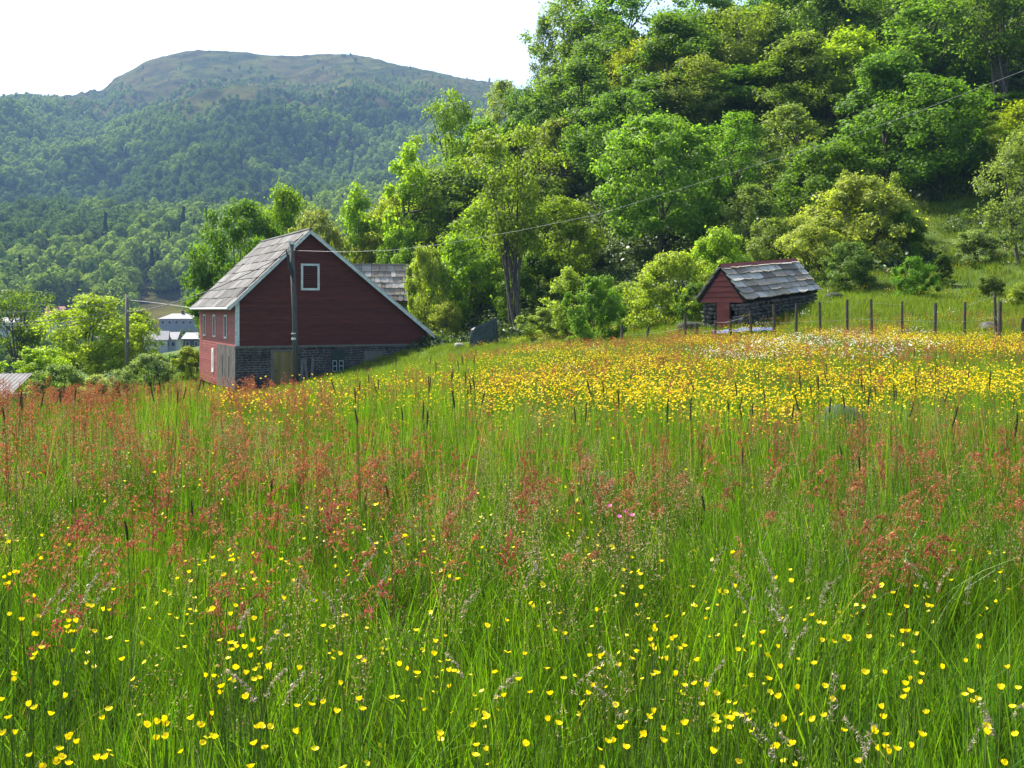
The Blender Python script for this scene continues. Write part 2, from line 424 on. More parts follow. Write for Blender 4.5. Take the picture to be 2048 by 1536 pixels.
def crown(seed, h=10., R=3.5, cb=.15, clumps=70, per=150, rc=.9, leaf=.2, shape='round', droop=0.0, shell=.45, lobes=1.0):
    """returns crown mesh, trunk mesh"""
    r = np.random.RandomState(seed)
    out_c = []
    ph = r.uniform(0, 6.28, 4)
    while len(out_c) < clumps:
        z = r.rand(); th = r.uniform(0, 6.283)
        if shape == 'round': prof = math.sqrt(max(0, 1 - (2 * z - .9) ** 2 / 1.25))
        elif shape == 'oval': prof = (math.sin(math.pi * (z * .86 + .1))) ** .8
        elif shape == 'vase': prof = (.35 + .75 * z) * (1 if z < .75 else math.sqrt(max(0, 1 - ((z - .75) / .27) ** 2)))
        elif shape == 'shrub': prof = math.sqrt(max(0, 1 - (z * .98) ** 2.2))
        elif shape == 'spire': prof = (1 - z) ** .7 * .9 + .12
        else: prof = 1
        rho = r.rand() ** shell
        lob = 1 + lobes * .2 * math.sin(2 * th + ph[0] + 3 * z) + lobes * .14 * math.sin(3 * th + ph[1] - 4 * z) + .1 * math.sin(5 * th + ph[2])
        rr = R * prof * rho * lob
        out_c.append((rr * math.cos(th), rr * math.sin(th), h * (cb + (1 - cb) * z * .95)))
    Cc = np.array(out_c)
    rcs = rc * r.uniform(.55, 1.25, clumps)
    k = np.repeat(np.arange(clumps), per)
    n = len(k)
    d = r.normal(size=(n, 3)); d /= np.linalg.norm(d, axis=1)[:, None]
    u = r.rand(n) ** .45
    pos = Cc[k] + d * (rcs[k] * u)[:, None] * np.array([1, 1, .72])
    if droop: pos[:, 2] -= droop * (u * rcs[k]) * r.rand(n)
    # wandering twigs so that clumps do not end in a smooth ball
    tw = r.rand(n) < .12
    pos[tw] += d[tw] * (rcs[k[tw]] * r.uniform(.1, .55, tw.sum()))[:, None]
    pos[:, 2] = np.maximum(pos[:, 2], .03 * h)
    ow = pos - np.array([0, 0, h * (cb + (1 - cb) * .4)]); ow /= np.linalg.norm(ow, axis=1)[:, None] + 1e-9
    nrm = r.normal(size=(n, 3)) * .55 + d * .55 + ow * .45 + np.array([0, 0, .45])
    V, Fc = leaf_quads(pos, nrm, leaf * r.uniform(.6, 1.3, n), r)
    cm = mesh_np('crown', V, Fc)
    # trunk and limbs
    Vs, Fs, o = [], [], 0
    def add(pts, rd, sides=6):
        nonlocal o
        v, f = tube_np(pts, rd, sides); Vs.append(v); Fs.append(f + o); o += len(v)
    stems = 1 if shape in ('round', 'oval', 'spire') else 5
    for s in range(stems):
        top = Cc[r.randint(clumps)] * np.array([.5, .5, 0]) + np.array([0, 0, h * (.72 if stems == 1 else r.uniform(.55, .85))])
        b0 = np.array([0, 0, -.4]) if stems == 1 else np.append(r.uniform(-.35, .35, 2), -.4)
        m1 = b0 * .6 + top * .4 + np.append(r.uniform(-.2, .2, 2), 0)
        t = np.linspace(0, 1, 7)[:, None]
        pts = (1 - t) ** 2 * b0 + 2 * t * (1 - t) * m1 + t ** 2 * top
        r0 = h * (.019 if stems == 1 else .0125)
        add(pts, r0 * (1 - .8 * t[:, 0]), 7)
        for q in range(12 if stems == 1 else 5):
            i = r.randint(2, 6); c = Cc[r.randint(clumps)]
            if c[2] < pts[i, 2]: continue
            mid = pts[i] * .5 + c * .5 + r.normal(0, .15, 3)
            bt = np.linspace(0, 1, 5)[:, None]
            add((1 - bt) ** 2 * pts[i] + 2 * bt * (1 - bt) * mid + bt ** 2 * c, r0 * .42 * (1 - .8 * bt[:, 0]), 4)
    tm = mesh_np('trunk', np.concatenate(Vs), np.concatenate(Fs))
    tm.polygons.foreach_set('use_smooth', np.ones(len(tm.polygons), bool))
    return cm, tm

KIND = {}
KSPEC = {
    'round': dict(h=10., R=4.1, cb=.16, clumps=95, per=220, rc=1.05, leaf=.18, shape='round'),
    'dome': dict(h=10., R=4.3, cb=.2, clumps=150, per=180, rc=.8, leaf=.16, shape='round', shell=.33, lobes=.35),
    'oval': dict(h=10., R=3.0, cb=.12, clumps=80, per=200, rc=.9, leaf=.165, shape='oval'),
    'airy': dict(h=10., R=2.8, cb=.2, clumps=80, per=125, rc=.85, leaf=.145, shape='oval', droop=.5),
    'vase': dict(h=10., R=3.3, cb=.42, clumps=60, per=125, rc=.85, leaf=.145, shape='vase'),
    'shrub': dict(h=5., R=3.0, cb=.02, clumps=85, per=220, rc=.62, leaf=.13, shape='shrub'),
    'whip': dict(h=6., R=1.25, cb=.15, clumps=40, per=110, rc=.5, leaf=.13, shape='oval'),
    'juniper': dict(h=3., R=.75, cb=.02, clumps=60, per=110, rc=.25, leaf=.07, shape='spire'),
}
for i_, (k_, kw_) in enumerate(KSPEC.items()):
    KIND[k_] = []
    for s_ in range(3 if k_ in ('round', 'oval', 'shrub', 'airy') else 2):
        cm_, tm_ = crown(100 * i_ + s_ + 5, **kw_)
        cm_.materials.append(M['crown']); tm_.materials.append(M['bark'])
        KIND[k_].append((cm_, tm_, kw_))

G_DARK = (.035, .075, .014); G_MID = (.06, .12, .018); G_BR = (.105, .175, .014); G_YEL = (.155, .21, .014); G_PALE = (.15, .20, .05); G_GREY = (.10, .135, .05)
_tk = 0
def tree(px, top, D, wpx, kind, color, label, name='tree', cat='tree', group=None, base=None, sink=.1, dmin=50):
    """a tree standing on the ground at column px and distance D, reaching row top, wpx wide"""
    global _tk
    need = {'round': 1.05, 'dome': .9, 'oval': 1.25, 'airy': 1.25, 'vase': 1.2, 'shrub': .62, 'whip': 1.5, 'juniper': 1.0}[kind]
    if px > 925:
        for _ in range(18):
            g = ground_at(px, D)
            if EYE + (HY - top) / F * D - g[2] > need * wpx / F * D or D < dmin: break
            D -= 1.4
    g = ground_at(px, D)
    if dmin > 60 and D < dmin + 1: return None
    hh = EYE + (HY - top) / F * D - g[2]
    cm, tm, kw = KIND[kind][_tk % len(KIND[kind])]
    _tk += 1
    w = wpx / F * D
    sx = w / (2 * kw['R'] * .98); sz = hh / (kw['h'] * 1.02)
    r = empty(name, (g[0], g[1], g[2] - sink), random.uniform(0, 6.28), label, cat, group)
    r.scale = (sx * random.uniform(.95, 1.05), sx * random.uniform(.95, 1.05), sz)
    t = link('trunk', tm, None, r)
    c = link('crown', cm, None, r)
    j = random.uniform(.88, 1.12)
    j *= 2.2 if color[1] < .13 else (1.95 if color[1] < .18 else 1.65)
    c.color = (color[0] * j * random.uniform(1.06, 1.24), color[1] * j, color[2] * j * random.uniform(.5, .8), 1)
    return r
#@@TREES
# ------------------------------------------------------------------ trees and bushes
T = tree
# behind the barn
T(478, 392, 84, 200, 'dome', (.042, .09, .014), 'big dark green tree rising behind the grey barn roof')
T(572, 364, 92, 130, 'round', G_BR, 'narrower bright tree crest poking above the dark tree behind the barn')
T(625, 410, 86, 160, 'dome', (.11, .15, .055), 'silvery grey green willow behind the right slope of the barn roof')
T(440, 520, 92, 80, 'round', (.035, .08, .014), 'dark lower tree at the left end of the barn roof')
# slope edge against the mountain, left to right
T(715, 348, 99, 85, 'whip', G_BR, 'thin young tree standing against the blue mountain, lowest of the slope edge', 'young_tree')
T(760, 395, 101, 120, 'airy', G_YEL, 'yellow green tree between the thin young tree and the taller slope edge tree')
T(815, 262, 97, 95, 'whip', G_BR, 'slender pointed young tree on the slope edge, middle of the rising line', 'young_tree')
T(800, 380, 101, 150, 'round', G_YEL, 'broad yellow green tree under the slender pointed one on the slope edge')
T(898, 162, 106, 120, 'airy', G_BR, 'tall loose yellow green tree whose top touches the mountain skyline')
T(870, 335, 101, 150, 'round', G_BR, 'leafy light green tree below the tall loose tree of the slope edge')
T(730, 470, 98, 130, 'shrub', G_YEL, 'yellow green bush mass showing past the barn roof ridge', 'bush', 'bush')
T(800, 452, 95, 140, 'shrub', G_BR, 'bright bush above the slate roof of the small house', 'bush', 'bush')
T(960, 225, 110, 130, 'oval', G_MID, 'mid green tree right of the tall loose tree at the skyline')
T(1005, 150, 120, 110, 'airy', G_GREY, 'pale feathery tree top at the foot of the white sky notch')
T(1062, 165, 112, 130, 'round', (.05, .10, .016), 'dark rounded tree below the sparse tree at the sky')
T(1145, -60, 122, 150, 'airy', (.06, .095, .03), 'sparse tall tree with sky showing through, highest against the white sky')
T(1090, 20, 126, 75, 'airy', (.05, .085, .025), 'thin leaning tree on the edge of the white sky')
T(1255, -50, 118, 180, 'airy', G_MID, 'tall tree at the top of the photo with thin dark branches')
T(960, 395, 84, 170, 'round', G_BR, 'wide bright tree behind the multi stemmed tree')
T(1030, 245, 71, 215, 'vase', (.068, .11, .02), 'tall multi stemmed tree with bare dark stems and open crown')
T(922, 465, 79, 190, 'shrub', G_BR, 'big yellow green willow bush with upright stems beside the multi stemmed tree', 'bush', 'bush')
T(852, 482, 76, 110, 'shrub', G_PALE, 'pale green bush covering the end of the slate roofed house', 'bush', 'bush')
T(893, 600, 73, 80, 'shrub', G_PALE, 'low pale bush beside the lower barn eave', 'bush', 'bush')
T(1125, 385, 79, 180, 'round', G_BR, 'bright rounded tree between the multi stemmed tree and the big round tree')
T(1075, 500, 73, 130, 'shrub', (.05, .10, .015), 'dark leafy bush at the foot of the multi stemmed tree', 'bush', 'bush')
T(1120, 230, 103, 150, 'airy', G_GREY, 'greyish tree on the slope above the bright rounded tree')
T(1175, 130, 110, 120, 'oval', G_MID, 'narrow mid green tree left of the yellow rounded tree high on the slope')
# centre
T(1320, 212, 73, 272, 'dome', (.058, .112, .02), 'largest round tree in the middle of the slope, forked dark stems below')
T(1290, 78, 106, 165, 'round', G_YEL, 'yellow green round tree high on the slope')
T(1395, 100, 101, 140, 'airy', G_GREY, 'grey green tree beside the yellow green round tree')
T(1485, 5, 104, 170, 'vase', (.06, .095, .02), 'open tree with forked dark trunk high on the slope')
T(1475, 215, 92, 150, 'airy', G_MID, 'soft green tree between the largest round tree and the pale birches')
T(1600, 50, 90, 175, 'oval', (.07, .115, .03), 'pale tall birch, left one of two on the upper slope')
T(1700, 45, 93, 190, 'oval', G_BR, 'bright tall tree right of the pale birch on the upper slope')
T(1580, 200, 82, 150, 'airy', (.085, .125, .045), 'pale hanging birch in front of the dark shaded wood')
T(1650, 275, 86, 200, 'round', (.042, .085, .016), 'dark shaded tree behind the big pale bush')  # shade of the wood is put into the darker leaf colour
T(1780, 90, 92, 220, 'oval', (.045, .09, .018), 'dark tree in the shade right of the bright tall tree')  # darker leaf colour stands in for the shade here
T(1880, 150, 88, 230, 'round', (.042, .085, .016), 'broad dark shaded tree above the right grassy slope')  # leaf colour darkened in place of shade over this crown
T(1860, -40, 104, 230, 'airy', G_MID, 'tall airy tree along the top edge right of the bright tall tree')
T(2010, -80, 84, 260, 'vase', (.05, .09, .018), 'overhanging tree with thick dark trunk in the top right corner')
T(2050, 195, 70, 150, 'oval', G_YEL, 'sunlit yellow green tree at the right edge above the slope')
# foot of the slope
T(1192, 545, 45, 122, 'shrub', (.05, .105, .02), 'single rounded bush standing alone in the meadow before the fence', 'bush', 'bush')
T(1132, 520, 52, 85, 'whip', G_PALE, 'pale upright sapling behind the lone meadow bush', 'young_tree', 'young tree')
T(1260, 560, 56, 130, 'shrub', (.085, .125, .045), 'grey green low shrub behind the lone meadow bush', 'bush', 'bush')
T(1095, 610, 57, 120, 'shrub', (.085, .12, .04), 'low brushy shrub left of the lone meadow bush', 'bush', 'bush')
T(1345, 495, 52, 170, 'shrub', (.13, .195, .035), 'bright bush left of the stone hut', 'bush', 'bush')
T(1440, 452, 54, 150, 'shrub', (.11, .175, .025), 'taller bush rising behind the hut ridge', 'bush', 'bush')
T(1392, 560, 46.5, 90, 'shrub', (.04, .085, .014), 'dark bush pressed against the hut gable', 'bush', 'bush')
T(1545, 430, 62, 130, 'shrub', (.11, .155, .045), 'light bush above the hut roof', 'bush', 'bush')
T(1500, 360, 72, 120, 'airy', (.075, .12, .04), 'soft pale young tree between the round tree and the dark wood')
T(1625, 425, 57, 150, 'shrub', (.15, .205, .055), 'pale left half of the bush thicket right of the hut', 'bush', 'bush')
T(1720, 345, 60, 235, 'shrub', (.15, .21, .058), 'tall pale bush with upright shoots right of the hut', 'bush', 'bush')
T(1690, 325, 60, 42, 'whip', G_PALE, 'upright leafy shoot on top of the tall pale bush, left one', 'young_tree', 'young tree')
T(1790, 335, 60.5, 42, 'whip', G_PALE, 'upright leafy shoot on top of the tall pale bush, right one', 'young_tree', 'young tree')
T(1700, 478, 53.5, 130, 'shrub', (.045, .085, .022), 'dark low bush in front of the tall pale bush', 'bush', 'bush')
T(1810, 415, 58, 100, 'shrub', (.045, .085, .018), 'dark rounded bush end at the grassy slope', 'bush', 'bush')
T(1826, 508, 48.5, 85, 'shrub', (.06, .13, .014), 'small fresh green bush standing alone on the right slope', 'bush', 'bush')
T(1885, 498, 52, 46, 'juniper', (.03, .06, .014), 'small dark juniper beside the fresh green bush', 'juniper', 'juniper')
T(1950, 455, 63, 105, 'shrub', (.10, .14, .065), 'grey green scrub on the right slope', 'bush', 'bush')
T(2040, 250, 54, 130, 'airy', (.085, .125, .05), 'silvery birch with dark stem at the right edge')
T(2075, 550, 44, 100, 'shrub', (.12, .16, .04), 'twiggy bush beside the last fence posts at the right edge', 'bush', 'bush')
T(1980, 545, 47, 70, 'shrub', (.055, .09, .03), 'small twiggy bush behind the pair of fence posts', 'bush', 'bush')
# left of the barn
T(45, 570, 92, 150, 'vase', (.075, .125, .02), 'open dark stemmed tree at the left edge', )
T(185, 585, 80, 185, 'round', (.11, .17, .018), 'big bright leafy tree left of the roadside pole')
T(275, 608, 84, 95, 'airy', (.11, .165, .045), 'silvery young tree directly behind the roadside pole', 'young_tree')
T(75, 690, 58, 150, 'shrub', G_BR, 'bright low bush at the left edge above the grey shed roof', 'bush', 'bush')
T(120, 722, 52, 120, 'shrub', (.10, .15, .055), 'pale bush between the grey shed roof and the big bright tree', 'bush', 'bush')
T(195, 745, 50, 90, 'shrub', (.11, .15, .07), 'small silvery shrub below the big bright tree', 'bush', 'bush')
T(230, 750, 54, 60, 'shrub', (.03, .06, .012), 'dark shrub beside the foot of the roadside pole', 'bush', 'bush')
T(300, 702, 62, 110, 'shrub', (.085, .13, .045), 'loose bush between the roadside pole and the barn', 'bush', 'bush')
T(378, 690, 78, 80, 'shrub', G_YEL, 'sunlit bush touching the left wall of the barn', 'bush', 'bush')
T(250, 735, 50, 80, 'shrub', (.10, .14, .07), 'pale round shrub right of the roadside pole foot', 'bush', 'bush')
T(340, 705, 110, 120, 'shrub', G_MID, 'green bush in front of the distant white house', 'bush', 'bush')
# the wood behind, crowding up the slope
_fill = [(1160, 110), (1050, 250), (1210, 20), (1240, 170), (1230, 300), (1350, 10), (1420, -30), (1440, 150), (1540, -40), (1560, 110), (1640, -60), (1530, 300),
         (1730, -40), (1740, 170), (1830, 60), (1930, 60), (1960, -30), (1940, 210), (2080, 60), (2100, -40), (1660, 160), (1330, 130), (1400, 250), (1480, 120),
         (1040, 330), (1160, 300), (1230, 390), (1560, 330), (1620, 360), (1790, 250), (1850, 240), (1720, 260), (2090, 250), (1450, 330), (2000, 180), (930, 300), (1240, 60), (980, 300)]
for q, (px_, top_) in enumerate(_fill):
    D_ = 78 + (620 - top_) * .075 + random.uniform(-3, 5)
    T(px_, top_ + random.uniform(-12, 12), D_, random.uniform(150, 210), random.choice(['round', 'oval', 'airy', 'oval']),
      random.choice([(.045, .09, .016), G_MID, (.05, .09, .02), (.065, .11, .02)]),
      'leafy tree crowded among others up the wooded slope', 'tree', 'tree', 'trees crowding the wooded slope', dmin=80)

# shrubs and ferns under the trees: ground cover
def bush_variant(seed, n=260, R=.8, leaf=.13):
    r = np.random.RandomState(seed)
    d = r.normal(size=(n, 3)); d /= np.linalg.norm(d, axis=1)[:, None]; d[:, 2] = abs(d[:, 2])
    c = d * (R * r.rand(n) ** .4 * (1 + .3 * np.sin(d[:, 0] * 7 + seed)))[:, None] * np.array([1, 1, .9])
    V, Fc = leaf_quads(c, r.normal(size=(n, 3)) + d + [0, 0, .6], leaf * r.uniform(.6, 1.4, n), r)
    return mesh_np('ground_shrub', V, Fc)
M['under'] = leaf_mat('undergrowth_leaves', (.045, .09, .016), var=.4, trans=.45, hue2=(.10, .14, .035))
und = [variant('ground_shrub', bush_variant(s), M['under']) for s in range(4)]
pts = []
while len(pts) < 3800:
    D_ = rs.uniform(48, 150); px_ = rs.uniform(640, 2150); x_ = (px_ - HX) / F * D_
    z_ = h1(x_, D_)
    if z_ - EYE < -.9 or D_ < 58 + 0 * px_ and px_ < 1560: 
        if not (D_ > 66 and px_ < 1250 and rs.rand() < .5): continue
    if px_ > 1700 and D_ < 75 and rs.rand() < .8: continue      # the open grassy slope
    if px_ > 1560 and D_ < 56: continue
    pts.append((x_, D_, z_ - .1))
n = len(pts)
scatter('undergrowth', pts, upright(n, .1), scl3(rs.uniform(.6, 1.8, n)), rs.randint(0, 4, n), und, 'green undergrowth of ferns and brambles on the wooded slope floor')
tag(bpy.data.objects['undergrowth'], kind='stuff')

# ------------------------------------------------------------------ far forest on the mountain and valley floor
def far_tree(seed, n=620, spruce=False):
    r = np.random.RandomState(seed)
    if spruce:
        z = r.rand(n) ** .8; th = r.uniform(0, 6.28, n); rr = (1 - z) * .9 * (.55 + .45 * r.rand(n))* (1 + .25 * np.sin(z * 40))
        C = np.stack([rr * np.cos(th) * 1.9, rr * np.sin(th) * 1.9, z * 10.5 + .3], 1)
        nr = np.stack([np.cos(th), np.sin(th), .8 + 0 * th], 1) + r.normal(size=(n, 3)) * .4
        V, Fc = leaf_quads(C, nr, r.uniform(.5, .9, n), r, 1.4)
        return mesh_np('far_spruce', V, Fc)
    k = r.randint(5, 9)
    cc = np.stack([r.uniform(-2.0, 2.0, k), r.uniform(-2.0, 2.0, k), r.uniform(2.8, 7.4, k)], 1); cc[:, :2] *= (1.25 - cc[:, 2:3] / 9)
    j = r.randint(0, k, n); d = r.normal(size=(n, 3)); d /= np.linalg.norm(d, axis=1)[:, None]
    C = cc[j] + d * (r.uniform(1.3, 2.1, k)[j] * r.rand(n) ** .16)[:, None] * np.array([1, 1, 1.05])
    low = r.rand(n) < .12; C[low, 2] *= .45
    V, Fc = leaf_quads(C, d * 1.4 + r.normal(size=(n, 3)) * .35 + [0, 0, .2], r.uniform(.55, 1.0, n), r, 1.2)
    return mesh_np('far_tree', V, Fc)
far_mats = []
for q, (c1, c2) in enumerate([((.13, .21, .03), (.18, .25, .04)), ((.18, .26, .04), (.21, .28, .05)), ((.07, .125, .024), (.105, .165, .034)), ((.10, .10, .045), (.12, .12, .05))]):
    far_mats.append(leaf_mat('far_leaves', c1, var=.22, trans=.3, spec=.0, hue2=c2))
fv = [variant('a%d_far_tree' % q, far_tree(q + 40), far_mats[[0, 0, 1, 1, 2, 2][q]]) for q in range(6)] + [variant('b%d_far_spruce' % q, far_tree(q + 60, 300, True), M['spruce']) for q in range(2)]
pp, ss, ii = [], [], []
N0 = 75000
pxs = rs.uniform(-260, 1180, N0); Ds = np.sqrt(rs.uniform(430 ** 2, 1880 ** 2, N0)); keep = rs.rand(N0)
xs = (pxs - HX) / F * Ds
zs = mountain_z(pxs, Ds)
nz = fbm(xs / 90, Ds / 120, 4); nz2 = fbm(xs / 38 + 40, Ds / 50 + 9, 3)
pyg = HY - F * (zs - EYE) / Ds
tl = 215 + 22 * np.sin(pxs / 130.) + (nz - .5) * 120 - np.clip((300 - pxs) / 120, 0, 1) * 55     # tree line row
ok = np.where(pyg > tl + 25, keep < .42, np.where(pyg > tl - 45, keep < .42 * np.clip((pyg - tl + 45) / 70, 0, 1) * (nz2 > .42), keep < .004))
ok &= ~((pxs > 262) & (pxs < 392) & (Ds < 545) & (pyg > 588))
ok &= ~((Ds < 480) & (nz2 > .5))
sel = np.where(ok)[0]
n = len(sel)
sc = rs.uniform(.8, 1.6, n) * 1.2 * np.clip(1.25 - (Ds[sel] - 430) / 2600, .7, 1.2) * np.where(pyg[sel] < tl[sel] + 20, .65, 1)
big = fbm(xs[sel] / 150 + 70, Ds[sel] / 190 + 30, 3)
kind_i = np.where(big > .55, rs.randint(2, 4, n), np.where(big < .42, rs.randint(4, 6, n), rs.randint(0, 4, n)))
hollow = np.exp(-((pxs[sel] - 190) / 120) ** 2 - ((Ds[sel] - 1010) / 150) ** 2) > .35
kind_i = np.where(hollow & (rs.rand(n) < .75), 4, kind_i)  # darker tree kind puts the hollow's shade into the leaf colour
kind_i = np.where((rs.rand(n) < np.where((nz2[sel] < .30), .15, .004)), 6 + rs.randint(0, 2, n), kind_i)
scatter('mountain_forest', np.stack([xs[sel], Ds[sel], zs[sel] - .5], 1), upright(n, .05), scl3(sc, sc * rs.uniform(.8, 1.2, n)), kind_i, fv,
        'broadleaf forest covering the lower slopes of the far mountain')
# heath scrub above the tree line
N1 = 9000
px1 = rs.uniform(-200, 1150, N1); D1 = rs.uniform(1250, 1880, N1); x1 = (px1 - HX) / F * D1
q1 = fbm(x1 / 50 + 7, D1 / 70, 3); s1 = q1 > .52
z1 = mountain_z(px1, D1); n = int(s1.sum())
scatter('mountain_scrub', np.stack([x1[s1], D1[s1], z1[s1] - .3], 1), upright(n, .05), scl3(rs.uniform(.18, .42, n), rs.uniform(.1, .25, n)), rs.randint(0, 6, n), fv,
        'dark scrub dotted over the bare upper mountain')
# valley floor trees between the meadow and the mountain
pv = []
while len(pv) < 240:
    px_ = rs.uniform(-150, 560); D_ = rs.uniform(150, 425); x_ = (px_ - HX) / F * D_; z_ = h1(x_, D_)
    if 268 < px_ < 405 and D_ < 405 and not (405 > D_ > 320 and rs.rand() < .0): continue
    if fbm(x_ / 40, D_ / 40, 2) < .42: continue
    pv.append((x_, D_, z_ - .4))
nb = len(pv)
for _ in range(34):
    px_ = rs.uniform(275, 400); D_ = rs.uniform(315, 392); pv.append(((px_ - HX) / F * D_, D_, h1((px_ - HX) / F * D_, D_) - .3))
n = len(pv)
scatter('valley_wood', pv, upright(n, .05), scl3(np.where(np.arange(n) < nb, rs.uniform(.45, .85, n), rs.uniform(.28, .42, n))), rs.randint(0, 6, n), fv, 'far-off wood on the valley floor beyond the bushes')

# ------------------------------------------------------------------ materials of the buildings
def board_mat(name, col, worn=.35):
    m, nt, N, L = new_mat(name)
    g = nd(nt, 'ShaderNodeNewGeometry')
    a = noise(nt, 2.2, 5, coords(nt, 'Object', (.5, .5, 3)), .65)
    b = noise(nt, 14, 4, coords(nt, 'Object', (.15, .15, 4)), .6)
    c = ramp(nt, a, [(.3, tuple(k * (1 - worn) for k in col)), (.55, col), (.8, tuple(min(1, k * 1.25 + .006) for k in col))])
    k = mth(nt, 'MULTIPLY_ADD', g.outputs['Random Per Island'], .3, .85)
    vm = nd(nt, 'ShaderNodeVectorMath', operation='SCALE'); L.new(c, vm.inputs[0]); L.new(k, vm.inputs['Scale'])
    out(nt, principled(nt, vm.outputs[0], .7, .3, b, .3, .01)); return m
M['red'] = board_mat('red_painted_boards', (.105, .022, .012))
M['red_hut'] = board_mat('faded_red_boards', (.19, .044, .033))
M['white'] = simple('white_painted_wood', (.62, .64, .62), .6, .15, 5, .2, dark=(.42, .44, .42))
M['tan'] = simple('ochre_door_paint', (.235, .165, .055), .6, .2, 3, .2, stretch=(1, 1, .2))
M['greysash'] = simple('grey_white_sash', (.36, .38, .36), .6, .15, 5, .2)
M['greenpaint'] = simple('green_painted_wood', (.028, .05, .032), .6, .2, 5, .2)
M['dark'] = simple('dark_opening', (.012, .011, .010), .8, .2, 5, .1)
M['plaster'] = simple('grey_render', (.085, .075, .065), .9, .4, 2.0, .5, dark=(.035, .032, .028))
M['greywood'] = simple('weathered_wood', (.17, .155, .13), .9, .35, 5, .5, stretch=(6, 6, .5))
M['postwood'] = simple('fence_wood', (.095, .075, .055), .9, .4, 8, .6, stretch=(6, 6, .6))
M['wire'] = simple('grey_wire', (.26, .26, .25), .5, .1, 2, .1)
M['cable'] = simple('black_cable', (.03, .03, .03), .5, .1, 2, .1)
M['stone'] = simple('grey_field_stone', (.11, .10, .09), .9, .5, 4, .6, dark=(.025, .025, .022))
def brick_mat():
    m, nt, N, L = new_mat('old_brick')
    mp = nd(nt, 'ShaderNodeMapping'); mp.inputs['Rotation'].default_value = (math.pi / 2, 0, 0)
    L.new(nd(nt, 'ShaderNodeTexCoord').outputs['Object'], mp.inputs['Vector'])
    dn = nd(nt, 'ShaderNodeTexNoise'); dn.inputs['Scale'].default_value = 1.7; L.new(mp.outputs[0], dn.inputs['Vector'])
    b = nd(nt, 'ShaderNodeTexBrick'); L.new(mixc(nt, .16, mp.outputs[0], dn.outputs['Color']), b.inputs['Vector'])
    b.offset = .37; b.squash = .7; b.squash_frequency = 3
    b.inputs['Scale'].default_value = 1; b.inputs['Brick Width'].default_value = .36; b.inputs['Row Height'].default_value = .125; b.inputs['Mortar Size'].default_value = .018
    b.inputs['Color1'].default_value = (.055, .040, .036, 1); b.inputs['Color2'].default_value = (.085, .066, .058, 1); b.inputs['Mortar'].default_value = (.20, .185, .165, 1)
    n = noise(nt, 1.3, 5, coords(nt), .7)
    c = mixc(nt, ramp(nt, n, [(.4, (0, 0, 0)), (.62, (.85, .85, .85))]), b.outputs['Color'], (.032, .03, .029))
    out(nt, principled(nt, c, .9, .2, b.outputs['Fac'], -.6, .02)); return m
M['brick'] = brick_mat()
def sheet_mat():
    m, nt, N, L = new_mat('weathered_roof_sheet')
    a = noise(nt, .9, 6, coords(nt, 'Object', (1, 1, 1)), .7); b = noise(nt, 9, 4, coords(nt, 'Object', (1, .25, 1)), .7)
    c = ramp(nt, a, [(.3, (.06, .057, .054)), (.5, (.115, .112, .107)), (.72, (.18, .175, .168))])
    g = nd(nt, 'ShaderNodeNewGeometry')
    vm = nd(nt, 'ShaderNodeVectorMath', operation='SCALE'); L.new(c, vm.inputs[0]); L.new(mth(nt, 'MULTIPLY_ADD', g.outputs['Random Per Island'], .9, .6), vm.inputs['Scale']); c = vm.outputs[0]
    c = mixc(nt, ramp(nt, b, [(.5, (0, 0, 0)), (.7, (.5, .5, .5))]), c, (.07, .065, .05))
    out(nt, principled(nt, c, .75, .15, b, .3, .01)); return m
M['sheet'] = sheet_mat()
def slate_mat():
    m, nt, N, L = new_mat('lichen_slate')
    g = nd(nt, 'ShaderNodeNewGeometry')
    b = noise(nt, 3.2, 6, coords(nt), .7)
    c = ramp(nt, g.outputs['Random Per Island'], [(0, (.13, .10, .075)), (.25, (.27, .25, .225)), (.5, (.34, .27, .19)), (.75, (.40, .37, .33)), (1, (.55, .51, .45))])
    c = mixc(nt, ramp(nt, b, [(.52, (0, 0, 0)), (.68, (.8, .8, .8))]), c, (.15, .12, .05))
    out(nt, principled(nt, c, .7, .12, b, .4, .01)); return m
M['slate'] = slate_mat()
M['glass'] = simple('dark_pane', (.02, .028, .03), .15, .2, 1, 0, .5)

def slate_roof(name, parent, O, U, Vv, W, Hh, row=.42, col=.5, seed=0, thick=.035):
    """rows of split slates laid from the eave up. O eave corner, U unit along the eave, Vv unit up the slope"""
    r = random.Random(seed); mb = MB()
    O, U, Vv = Vector(O), Vector(U), Vector(Vv); Nn = U.cross(Vv).normalized()
    if Nn.z < 0: Nn = -Nn
    k = 0; s = 0.0
    while s < Hh - .1:
        x = -.05 - r.random() * .2
        while x < W:
            w = col * r.uniform(.55, 1.35); x1 = min(W + .05, x + w)
            if x1 - x > .12:
                xa = max(x, -.05); lift = .02 + r.uniform(0, .035)
                top = min(Hh, s + row * 1.35)
                pts = [(xa + .022, s + r.uniform(-.04, .03)), ((xa + x1) / 2 + r.uniform(-.08, .08), s + r.uniform(-.06, .01)), (x1 - .022, s + r.uniform(-.04, .03)),
                       (x1 - .01, top), (xa + .01, top)]
                P3 = [O + U * a + Vv * b + Nn * (lift + thick if i < 3 else .012) for i, (a, b) in enumerate(pts)]
                mb.prism(P3, -Nn, thick)
            x = x1
        s += row * r.uniform(.9, 1.1); k += 1
    return mb.build(name, M['slate'], parent)

